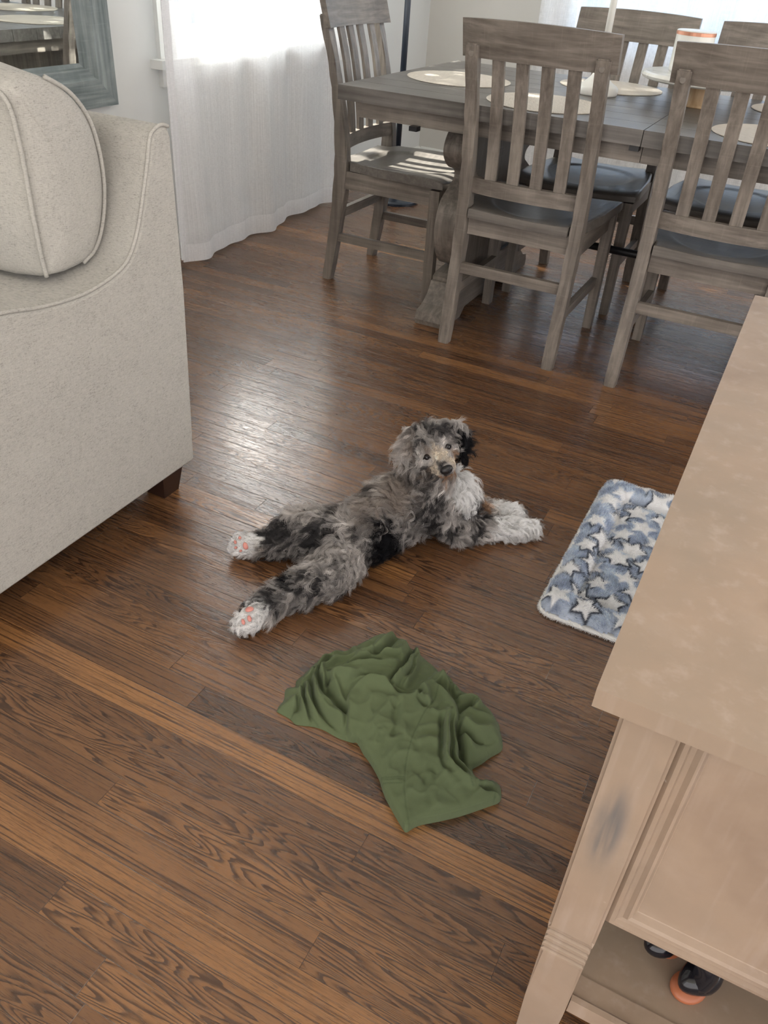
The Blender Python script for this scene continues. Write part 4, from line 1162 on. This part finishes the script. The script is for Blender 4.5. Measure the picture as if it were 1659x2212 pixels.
# ------------------------------------------------------------------ the green T-shirt, crumpled on the floor
def dist_poly(P_, line):
    """distance to a polyline, parameter 0..1 along it and signed side"""
    line = np.array(line); best = np.full(len(P_), 1e9); par = np.zeros(len(P_)); side = np.zeros(len(P_))
    seg = np.linalg.norm(np.diff(line, axis=0), axis=1); cum = np.concatenate([[0], np.cumsum(seg)]); tot = cum[-1]
    for i in range(len(line) - 1):
        a, b = line[i], line[i + 1]; ab = b - a; L2 = ab @ ab + 1e-12
        t = np.clip(((P_ - a) @ ab) / L2, 0, 1); q = a + t[:, None] * ab; d = np.linalg.norm(P_ - q, axis=1)
        s = np.sign(ab[0] * (P_[:, 1] - a[1]) - ab[1] * (P_[:, 0] - a[0]))
        m_ = d < best; best[m_] = d[m_]; par[m_] = (cum[i] + t[m_] * seg[i]) / tot; side[m_] = s[m_]
    return best, par, side
def inside_poly(P_, poly):
    poly = np.array(poly); ins = np.zeros(len(P_), bool); x, y = P_[:, 0], P_[:, 1]; j = len(poly) - 1
    for i in range(len(poly)):
        xi, yi = poly[i]; xj, yj = poly[j]
        c = ((yi > y) != (yj > y)) & (x < (xj - xi) * (y - yi) / (yj - yi + 1e-12) + xi); ins ^= c; j = i
    return ins
def Z1(zx, zy, z=0.0): return at(580 + zx * .31947, 1340 + zy * .31947, z)[:2]
def sst(x, a, b):
    t = np.clip((x - a) / (b - a), 0, 1); return t * t * (3 - 2 * t)

def tshirt():
    def far(zy): return float(np.interp(zy, [60, 250, 500, 900], [.045, .038, .018, .004]))
    out = [(55, 602), (75, 560), (105, 520), (112, 455), (135, 430), (180, 425), (190, 375), (240, 330), (300, 262), (370, 205), (430, 188), (520, 175), (570, 150), (650, 120), (710, 90), (780, 78), (850, 88), (920, 118), (965, 165), (1030, 190), (1080, 235), (1140, 290), (1165, 335), (1215, 355), (1255, 395), (1280, 460), (1330, 510), (1375, 505), (1430, 550), (1500, 615), (1560, 700), (1565, 760), (1583, 840), (1570, 885), (1500, 925), (1440, 970), (1385, 1000), (1375, 1020), (1405, 1060), (1450, 1080), (1520, 1085), (1560, 1115), (1573, 1160), (1565, 1225), (1480, 1260), (1300, 1322), (1150, 1358), (1030, 1382), (975, 1405), (930, 1432), (900, 1395), (850, 1310), (795, 1210), (768, 1140), (745, 1068), (690, 970), (640, 900), (600, 825), (560, 820), (480, 792), (430, 765), (370, 730), (300, 708), (230, 700), (180, 690), (140, 650)]
    OUT = np.array([Z1(x, y, far(y) * .55) for x, y in out])
    OUTc = np.array(smooth_line(list(OUT) + [OUT[0]], 3))
    mn, mxx = OUTc.min(0) - .004, OUTc.max(0) + .004
    st = .0016
    nx = int((mxx[0] - mn[0]) / st); ny = int((mxx[1] - mn[1]) / st)
    X, Y = np.meshgrid(mn[0] + np.arange(nx) * st, mn[1] + np.arange(ny) * st); P_ = np.stack([X.ravel(), Y.ravel()], 1)
    # small wobble of the domain so that no fold is ruler-straight
    p3 = np.concatenate([P_, np.zeros((len(P_), 1))], 1)
    wob = np.stack([vnoise(p3 + 1, 38) - .5, vnoise(p3 + 7, 38) - .5], 1) * .008
    Q = P_ + wob
    ins = inside_poly(P_, OUTc); de, _, _ = dist_poly(P_, OUTc)
    sd = np.where(ins, de, -de)
    zyy = (P_[:, 1] - Z1(800, 1400)[1]) / (Z1(800, 100, .03)[1] - Z1(800, 1400)[1])
    hm = .010 + .026 * sst(zyy, .15, .75)
    z = .0035 + hm * (1 - np.exp(-np.maximum(sd, 0) / .022))
    z = np.where(sd < .006, z * sst(sd, -.001, .006) ** .5, z)
    def layer(poly, h, soft=.004, zz=.02):
        nonlocal z
        pl = np.array(smooth_line([Z1(x, y, zz) for x, y in poly + [poly[0]]], 3))
        i_ = inside_poly(Q, pl); d_, _, _ = dist_poly(Q, pl); s_ = np.where(i_, d_, -d_)
        z = z + h * sst(s_, -soft, soft) 
    def ridge(line, h, w, zz=.03, asym=0.0, taper=.12):
        nonlocal z
        ln = smooth_line([Z1(x, y, zz) for x, y in line], 5)
        d_, t_, s_ = dist_poly(Q, ln)
        w2 = w * (1 + asym * s_)
        env = (sst(t_, 0, taper) * sst(1 - t_, 0, taper) if taper > 0 else 1) * (.12 + .88 * sst(sd, .004, .030))
        z = z + (1.5 if h > 0 else 2.3) * h * env * np.exp(-(d_ / w2) ** 2)
    def step_line(line, h, w_in, zz=.02, soft=.0022):
        """cloth edge lying on top: a sharp drop on the right-hand side of the stroke, fading away on the left"""
        nonlocal z
        ln = smooth_line([Z1(x, y, zz) for x, y in line], 5)
        d_, t_, s_ = dist_poly(Q, ln); sg = d_ * s_
        env = sst(t_, 0, .1) * sst(1 - t_, 0, .1)
        z = z + h * env * sst(sg, -soft, soft) * np.exp(-np.maximum(sg, 0) / w_in)
    # the big front panel lying over the bundle
    layer([(520, 610), (545, 535), (600, 498), (660, 488), (780, 505), (900, 525), (985, 548), (1045, 500), (1120, 490), (1160, 540), (1235, 610), (1262, 690), (1270, 800), (1290, 930), (1345, 1010), (1400, 1100), (1440, 1160), (1520, 1160), (1600, 1200), (1560, 1300), (1100, 1450), (900, 1460), (740, 1100), (590, 830), (545, 720)], .017, .0024)
    # upper dome of the bundle
    layer([(430, 355), (560, 290), (600, 180), (760, 90), (900, 110), (965, 180), (975, 290), (920, 400), (820, 490), (640, 440), (520, 430)], .018, .018, .04)
    # right-hand heap
    layer([(1130, 430), (1200, 370), (1290, 470), (1380, 510), (1500, 620), (1570, 760), (1560, 880), (1440, 960), (1330, 960), (1290, 820), (1260, 640)], .012, .010, .02)
    # folds round the left of the bundle, following each other
    for line, h, w in [([(250, 345), (212, 420), (225, 520), (280, 640), (390, 745)], .008, .0045), ([(330, 255), (262, 360), (268, 480), (330, 620), (470, 775)], .010, .0048), ([(420, 205), (310, 330), (315, 440), (380, 560), (540, 700)], .010, .005),
                       ([(540, 190), (400, 245), (355, 330), (395, 420), (480, 560)], .009, .005), ([(330, 455), (420, 560), (520, 660)], .006, .006), ([(590, 270), (470, 270), (380, 320), (345, 380)], .008, .006)]: ridge(line, h, w)
    for line, h, w in [([(285, 330), (240, 430), (258, 560), (330, 690)], -.007, .003), ([(360, 250), (290, 350), (295, 460), (350, 580), (500, 730)], -.008, .003), ([(450, 215), (350, 310), (335, 400), (420, 500)], -.008, .003)]: ridge(line, h, w)
    # dome folds
    for line, h, w in [([(590, 280), (640, 265), (720, 250), (790, 180), (870, 110)], .009, .006), ([(520, 330), (600, 300), (660, 290), (720, 255)], .008, .006), ([(745, 262), (860, 275), (920, 190), (930, 140)], .008, .007), ([(600, 300), (585, 230), (560, 190)], .006, .006), ([(430, 350), (600, 350), (760, 355), (900, 352)], .007, .006),
                       ([(985, 185), (975, 300), (900, 410), (820, 490)], .011, .006), ([(1010, 195), (1000, 320), (950, 430), (915, 510)], .009, .006), ([(1120, 290), (1135, 380), (1090, 480)], .008, .006), ([(1155, 330), (1165, 400), (1120, 470)], .007, .004), ([(430, 370), (520, 395), (620, 440), (720, 470), (820, 495)], .008, .006), ([(440, 370), (470, 470), (520, 600)], .007, .005)]: ridge(line, h, w)
    for line, h, w in [([(650, 280), (760, 262), (830, 200), (880, 130)], -.007, .004), ([(960, 175), (955, 290), (880, 390), (800, 470)], -.009, .0035), ([(500, 345), (640, 330), (780, 330)], -.006, .004), ([(420, 380), (405, 440), (450, 520), (520, 620)], -.010, .0045), ([(990, 240), (985, 330), (930, 430)], -.006, .003), ([(540, 440), (640, 430), (790, 480), (900, 520), (1000, 545)], -.007, .004)]: ridge(line, h, w)
    # heap folds on the right
    for line, h, w in [([(1170, 390), (1210, 450), (1290, 500)], .008, .006), ([(1250, 580), (1330, 560), (1400, 560), (1420, 600), (1380, 640)], .009, .006), ([(1290, 700), (1400, 770), (1500, 760), (1560, 730)], .009, .007), ([(1300, 780), (1380, 860), (1450, 900), (1540, 870)], .007, .006), ([(1280, 830), (1330, 930), (1400, 970)], .006, .006), ([(1330, 640), (1420, 680), (1520, 690)], .005, .006)]: ridge(line, h, w)
    for line, h, w in [([(1240, 560), (1320, 540), (1390, 530)], -.006, .004), ([(1270, 650), (1360, 610), (1395, 600)], -.007, .004), ([(1290, 745), (1400, 820), (1500, 830), (1570, 800)], -.007, .004), ([(1275, 700), (1290, 860), (1340, 980)], -.012, .006), ([(1220, 400), (1240, 500), (1250, 560)], -.006, .004)]: ridge(line, h, w)
    # front panel: pulls radiating from the seam, pipe folds on its right
    for line, h, w in [([(1200, 650), (1200, 760), (1195, 900), (1230, 1020), (1330, 1110), (1420, 1155)], .011, .0065), ([(1110, 500), (1190, 600), (1240, 690), (1250, 820), (1270, 960), (1350, 1080), (1420, 1150)], .006, .005), ([(1080, 680), (1130, 700), (1180, 690)], .005, .004), ([(990, 870), (1080, 850), (1160, 880)], .005, .006), ([(1000, 780), (1090, 770), (1170, 790)], .004, .005),
                       ([(660, 760), (740, 680), (830, 610), (880, 590)], .0035, .006), ([(770, 960), (850, 880), (880, 800)], .003, .006), ([(690, 880), (740, 800), (790, 760)], .003, .006), ([(980, 560), (1030, 620), (1090, 640)], .007, .005), ([(1040, 520), (1060, 580), (1040, 640)], .006, .005), ([(1400, 1130), (1480, 1100), (1560, 1130)], .012, .007), ([(1170, 960), (1200, 1060), (1300, 1160)], .004, .009)]: ridge(line, h, w, .02)
    for line, h, w in [([(1165, 700), (1165, 850), (1180, 980), (1260, 1080)], -.007, .005), ([(1225, 700), (1225, 860), (1250, 990), (1330, 1090)], -.006, .0035), ([(870, 610), (850, 720), (840, 830)], -.003, .006), ([(1000, 1100), (1080, 1050), (1150, 1100)], -.003, .012), ([(1020, 545), (1000, 600), (1060, 660)], -.006, .0035)]: ridge(line, h, w, .02)
    # lifted, folded tip at the left (a sleeve) with its opening
    ridge([(60, 600), (130, 560), (200, 560)], .010, .010, .01); ridge([(135, 640), (190, 600), (205, 540)], -.006, .004, .01); ridge([(115, 450), (160, 480), (215, 500)], .007, .006, .015)
    # stitched seams
    seam_c = np.zeros(len(P_))
    def seam(line, zz=.02, dbl=0.0, w=.0012):
        nonlocal z, seam_c
        ln = smooth_line([Z1(x, y, zz) for x, y in line], 5); d_, t_, s_ = dist_poly(P_, ln)
        z = z - .0011 * np.exp(-(d_ / w) ** 2) + .0006 * np.exp(-((d_ - .0022) / .0012) ** 2)
        stitch = .5 + .5 * np.sin(t_ * len(line) * 160)
        seam_c = np.maximum(seam_c, np.exp(-(d_ / .0011) ** 2) * (.55 + .45 * stitch))
    seam([(1140, 510), (1110, 620), (1050, 690), (985, 800), (945, 910), (925, 1000), (918, 1090), (915, 1170), (930, 1280), (955, 1400)])
    seam([(745, 1055), (820, 1075), (918, 1082)]); seam([(770, 1100), (830, 1110), (905, 1120)], w=.001); seam([(750, 1068), (820, 1088), (912, 1094)], w=.0009)
    seam([(1490, 1165), (1530, 1150), (1525, 1235)]); seam([(1310, 960), (1350, 1030), (1350, 1110), (1380, 1150)])
    seam([(175, 590), (140, 640)]); seam([(245, 360), (230, 470), (270, 600), (360, 700)])
    seam([(1190, 380), (1185, 420), (1290, 490)])
    # fine wrinkles of jersey
    for sc_, am_, of_ in ((20, .0045, 3), (38, .0026, 17)):
        q3 = p3 + np.concatenate([wob * 1.5, np.zeros((len(P_), 1))], 1) + of_
        rn = 1 - np.abs(2 * vnoise(q3, sc_) - 1); z = z + am_ * (rn ** 5 - .18) * sst(sd, .003, .02)
    z = z + (vnoise(p3 + 2, 55) - .5) * .0040 * sst(sd, .004, .02) + (vnoise(p3 + 11, 120) - .5) * .0012
    inside = sd > -.0002
    z = np.maximum(z, .0012)
    # relax a little so folds read as cloth
    Zg = z.reshape(ny, nx)
    for _ in range(3):
        Zg[1:-1, 1:-1] = Zg[1:-1, 1:-1] * .5 + .125 * (Zg[:-2, 1:-1] + Zg[2:, 1:-1] + Zg[1:-1, :-2] + Zg[1:-1, 2:])
    z = Zg.ravel()
    vid = -np.ones(nx * ny, int); G = inside.reshape(ny, nx)
    quad = G[:-1, :-1] & G[1:, :-1] & G[:-1, 1:] & G[1:, 1:]
    jj, ii = np.nonzero(quad); k0 = jj * nx + ii
    F0 = np.stack([k0, k0 + 1, k0 + nx + 1, k0 + nx], 1)
    used = np.unique(F0); vid[used] = np.arange(len(used)); F1 = vid[F0]
    c0 = Z1(850, 800)
    V = np.stack([P_[used, 0] - c0[0], P_[used, 1] - c0[1], z[used]], 1)
    # skirt down to the floor: the cloth turns under
    nV = len(V)
    from collections import Counter
    ec = Counter()
    for a, b, c, d in F1:
        for e in ((a, b), (b, c), (c, d), (d, a)): ec[e] += 1
    bnd = [e for e in ec if (e[1], e[0]) not in ec]
    ext = {}; V2 = []
    def snap(p):
        best = None
        for i in range(len(OUTc) - 1):
            a_, b_ = OUTc[i] - c0, OUTc[i + 1] - c0; ab = b_ - a_
            t_ = max(0, min(1, ((p - a_) @ ab) / (ab @ ab + 1e-12))); q_ = a_ + t_ * ab; d_ = np.hypot(*(p - q_))
            if best is None or d_ < best[0]: best = (d_, q_)
        return best
    for q in set(v for e in bnd for v in e):
        d_, q_ = snap(V[q, :2])
        if d_ < .004: V[q, :2] = q_
    for a, b in bnd:
        for q in (a, b):
            if q not in ext: ext[q] = nV + len(V2); V2.append((V[q][0], V[q][1], .0004))
    F2 = [(b, a, ext[a], ext[b]) for a, b in bnd]
    Vall = np.concatenate([V, np.array(V2)]); Fall = [tuple(f_) for f_ in F1] + F2
    t = NT('olive_jersey'); o = t.obj()
    sc = t.n('Attribute', attribute_name='seam').outputs['Fac']
    n_ = t.noise(o, 700.0, 2.0); big = t.noise(o, 12.0, 3.0)
    c = t.mix(t.math('MULTIPLY', big, 0.35), (0.104, 0.130, 0.064), (0.088, 0.120, 0.074))
    c = t.mix(t.math('MULTIPLY', n_, 0.25), c, (0.12, 0.15, 0.08))
    c = t.mix(t.math('MULTIPLY', sc, 0.6), c, (0.040, 0.055, 0.026))
    t.bump(n_, 0.35, 0.0006)
    mt = t.p(Base_Color=c, Roughness=0.9, Specular_IOR_Level=0.15, Sheen_Weight=0.06, Sheen_Roughness=0.5)
    o = mesh_obj('t_shirt', Vall, Fall, mt, smooth=True, label='crumpled olive green T-shirt lying on the floor below the puppy', cat='shirt')
    o.location = (c0[0], c0[1], 0)
    at_ = o.data.attributes.new('seam', 'FLOAT', 'POINT')
    sv = np.concatenate([seam_c[used], np.zeros(len(V2))]); at_.data.foreach_set('value', sv.astype(np.float32))
tshirt()

# ------------------------------------------------------------------ plush star mat
def star_mat():
    x0, x1, y0, y1 = -.236, .42, 1.330, 1.915
    root = empty('pet_mat', ((x0 + x1) / 2, (y0 + y1) / 2, 0), label='plush blue-grey pet mat with white stars lying half behind the console', cat='mat')
    ox, oy = (x0 + x1) / 2, (y0 + y1) / 2
    nx, ny = 300, 270
    U, Vv = np.meshgrid(np.linspace(0, 1, nx), np.linspace(0, 1, ny))
    X = x0 + (x1 - x0) * U; Y = y0 + (y1 - y0) * Vv
    dx = np.minimum(X - x0, x1 - X); dy = np.minimum(Y - y0, y1 - Y); d = np.minimum(dx, dy)
    d = d + (vnoise(np.stack([X, Y, 0 * X], -1) + 9, 40) - .5) * .010
    # rounded corners
    r = .03; cxd = np.maximum(r - dx, 0); cyd = np.maximum(r - dy, 0); d = np.where((cxd > 0) & (cyd > 0), r - np.hypot(cxd, cyd), d)
    P3 = np.stack([X, Y, 0 * X], -1)
    t = np.clip(d / .066, 0, 1)
    bol = np.sqrt(np.clip(1 - (2 * t - 1) ** 2, 0, 1)) * .030
    z = np.where(d < .066, .006 + bol, .006 + .016 * (1 - np.exp(-np.maximum(d - .066, 0) / .016)))
    z = z + (vnoise(P3 + 4, 34) - .5) * .009 * np.clip(d / .01, 0, 1) + np.sin(Y * 130 + 2 * vnoise(P3, 14) * 3) * .0018 * (X - x0 < .075) * np.clip(d / .01, 0, 1)
    z = np.where(d < 0, .002, z); z = np.maximum(z, .002)
    # stars
    rnd = random.Random(12)
    stars = []
    row = 0; yy = y0 + .035
    while yy < y1 + .03:
        xx = x0 + .03 + (.036 if row % 2 else 0)
        while xx < x1 + .03:
            stars.append((xx + rnd.uniform(-.010, .010), yy + rnd.uniform(-.009, .009), rnd.uniform(.028, .037), rnd.uniform(0, 6.28))); xx += .073
        yy += .054; row += 1
    def star_d(P_):
        """>0 inside a star"""
        best = np.full(len(P_), -1.0)
        for sx_, sy_, R_, a0 in stars:
            q = P_ - np.array([sx_, sy_]); rr = np.hypot(q[:, 0], q[:, 1]); m_ = rr < R_ * 1.8
            if not m_.any(): continue
            a = (np.arctan2(q[m_, 1], q[m_, 0]) - a0) % (2 * PI / 5); a = np.minimum(a, 2 * PI / 5 - a)
            # edge from outer point (angle 0, R) to inner point (angle pi/5, .45R)
            ax, ay = R_, 0.0; bx_, by_ = .46 * R_ * math.cos(PI / 5), .46 * R_ * math.sin(PI / 5)
            px_, py_ = rr[m_] * np.cos(a), rr[m_] * np.sin(a)
            ex, ey = bx_ - ax, by_ - ay; el = math.hypot(ex, ey)
            s_ = (ex * (py_ - ay) - ey * (px_ - ax)) / el
            best[m_] = np.maximum(best[m_], s_)
        return best
    def col_at(P_, n=None):
        s_ = star_d(P_)
        p3 = np.concatenate([P_, np.zeros((len(P_), 1))], 1)
        v = vnoise(p3 + 2, 45) * .6 + vnoise(p3, 130) * .4
        base = np.array([.27, .32, .43]) * (1 - v[:, None]) + np.array([.74, .83, .97]) * v[:, None]
        wh = np.array([.94, .95, .97]); dk = np.array([.035, .04, .055])
        k = sst(s_, -.0012, .0012)[:, None]
        edge = (sst(s_, -.0075, -.001) * (1 - sst(s_, -.001, .001)) * sst(vnoise(p3 + 8, 26), .50, .62))[:, None]
        c = base * (1 - edge) + dk * edge
        return c * (1 - k) + wh * k, s_
    flat = np.stack([X.ravel(), Y.ravel()], 1)
    col, sd = col_at(flat)
    z = (z.ravel() + .0030 * sst(sd, -.002, .003)).reshape(ny, nx)
    keep = d > -.0005
    idx = -np.ones(nx * ny, int)
    quad = keep[:-1, :-1] & keep[1:, :-1] & keep[:-1, 1:] & keep[1:, 1:]
    jj, ii = np.nonzero(quad); k0 = jj * nx + ii; F0 = np.stack([k0, k0 + 1, k0 + nx + 1, k0 + nx], 1)
    used = np.unique(F0); idx[used] = np.arange(len(used)); F1 = idx[F0]
    V = np.stack([X.ravel()[used] - ox, Y.ravel()[used] - oy, z.ravel()[used]], 1)
    o = mesh_obj('cover', V, F1, M['skin_under_fur'], parent=root, smooth=True)
    ca = o.data.color_attributes.new('col', 'FLOAT_COLOR', 'POINT')
    ca.data.foreach_set('color', np.concatenate([col[used] * .8, np.ones((len(used), 1))], 1).reshape(-1))
    # white fleece underside / rim
    rim = []
    for q in np.linspace(0, 1, 121)[:-1]:
        a = q * 2 * PI
        pass
    bm = bmesh.new()
    def rr_loop(ins, z_, n=14):
        L_ = []
        for (cx_, cy_, a0) in ((x1 - .03, y1 - .03, 0), (x0 + .03, y1 - .03, PI / 2), (x0 + .03, y0 + .03, PI), (x1 - .03, y0 + .03, 3 * PI / 2)):
            for k in range(n + 1):
                a = a0 + k / n * PI / 2
                L_.append((cx_ + (.03 - ins) * math.cos(a) - ox, cy_ + (.03 - ins) * math.sin(a) - oy, z_))
        return L_
    add_loft(bm, [rr_loop(.004, .0005), rr_loop(-.003, .004), rr_loop(-.003, .009), rr_loop(.003, .0115)])
    L1 = np.array(rr_loop(-.001, .006, 14)); nn_ = 7000; rgf = np.random.default_rng(9)
    seg = np.linalg.norm(np.roll(L1, -1, 0) - L1, axis=1); k_ = rgf.choice(len(L1), nn_, p=seg / seg.sum()); f_ = rgf.random(nn_)[:, None]
    B0 = L1[k_] * (1 - f_) + np.roll(L1, -1, 0)[k_] * f_; B0[:, 2] = rgf.uniform(.002, .010, nn_)
    tn_ = nrm(np.roll(L1, -1, 0)[k_] - L1[k_]); on_ = np.stack([tn_[:, 1], -tn_[:, 0], np.zeros(nn_)], 1)
    dr = nrm(on_ + rgf.normal(0, .45, (nn_, 3))); ln_ = rgf.uniform(.003, .0065, nn_)[:, None]
    PT = np.stack([B0 + dr * ln_ * q + np.array([0, 0, -.0015]) * q * q for q in (0, .33, .66, 1)], 1); PT[:, :, 2] = np.maximum(PT[:, :, 2], .0008)
    strands('fringe', PT, np.array([.0004, .0004, .0003, .0001]), np.full((nn_, 3), .82), M['fur'], root, label='white fleece fringe')
    bm_obj('underside', bm, plain('white_fleece', (.78, .78, .76), .95), parent=root, smooth=True, label='white fleece underside')
    # pile
    rg = np.random.default_rng(3)
    n = 85000
    # only as far to the right as the console leaves it in view
    sx_ = rg.uniform(x0 - .002, min(x1, .30), n); sy_ = rg.uniform(y0 - .002, y1 + .002, n)
    P_ = np.stack([sx_, sy_], 1)
    fi = np.clip((sx_ - x0) / (x1 - x0) * (nx - 1), 0, nx - 1).astype(int); fj = np.clip((sy_ - y0) / (y1 - y0) * (ny - 1), 0, ny - 1).astype(int)
    ok = d[fj, fi] > .001
    P_, fi, fj = P_[ok], fi[ok], fj[ok]; n = len(P_)
    zz = z[fj, fi]
    gx = (z[fj, np.minimum(fi + 2, nx - 1)] - z[fj, np.maximum(fi - 2, 0)]) / (4 * (x1 - x0) / nx); gy = (z[np.minimum(fj + 2, ny - 1), fi] - z[np.maximum(fj - 2, 0), fi]) / (4 * (y1 - y0) / ny)
    N_ = nrm(np.stack([-gx, -gy, np.ones(n)], 1))
    p3 = np.concatenate([P_, np.zeros((n, 1))], 1)
    ang = vnoise(p3, 22) * 9; lean = np.stack([np.cos(ang), np.sin(ang), np.zeros(n)], 1) * .55
    c, s_ = col_at(P_)
    Ln = .0060 * np.where(s_ > 0, .8, 1) * rg.uniform(.7, 1.2, n)
    jt = rg.normal(0, .16, (n, 3))
    mm = 4; pts = np.empty((n, mm, 3)); b0 = np.stack([P_[:, 0] - ox, P_[:, 1] - oy, zz], 1)
    for j in range(mm):
        t_ = j / (mm - 1)
        pts[:, j] = b0 + (N_ + (lean + jt) * t_) * (Ln * t_)[:, None]
    tipv = np.exp(rg.normal(0, .22, n))[:, None]
    c = np.clip(np.where((s_ > 0)[:, None], c, c * tipv * 1.15), .01, .9)
    strands('pile', pts, np.array([.0003, .0003, .00026, .0001]), c, M['fur'], root)
star_mat()
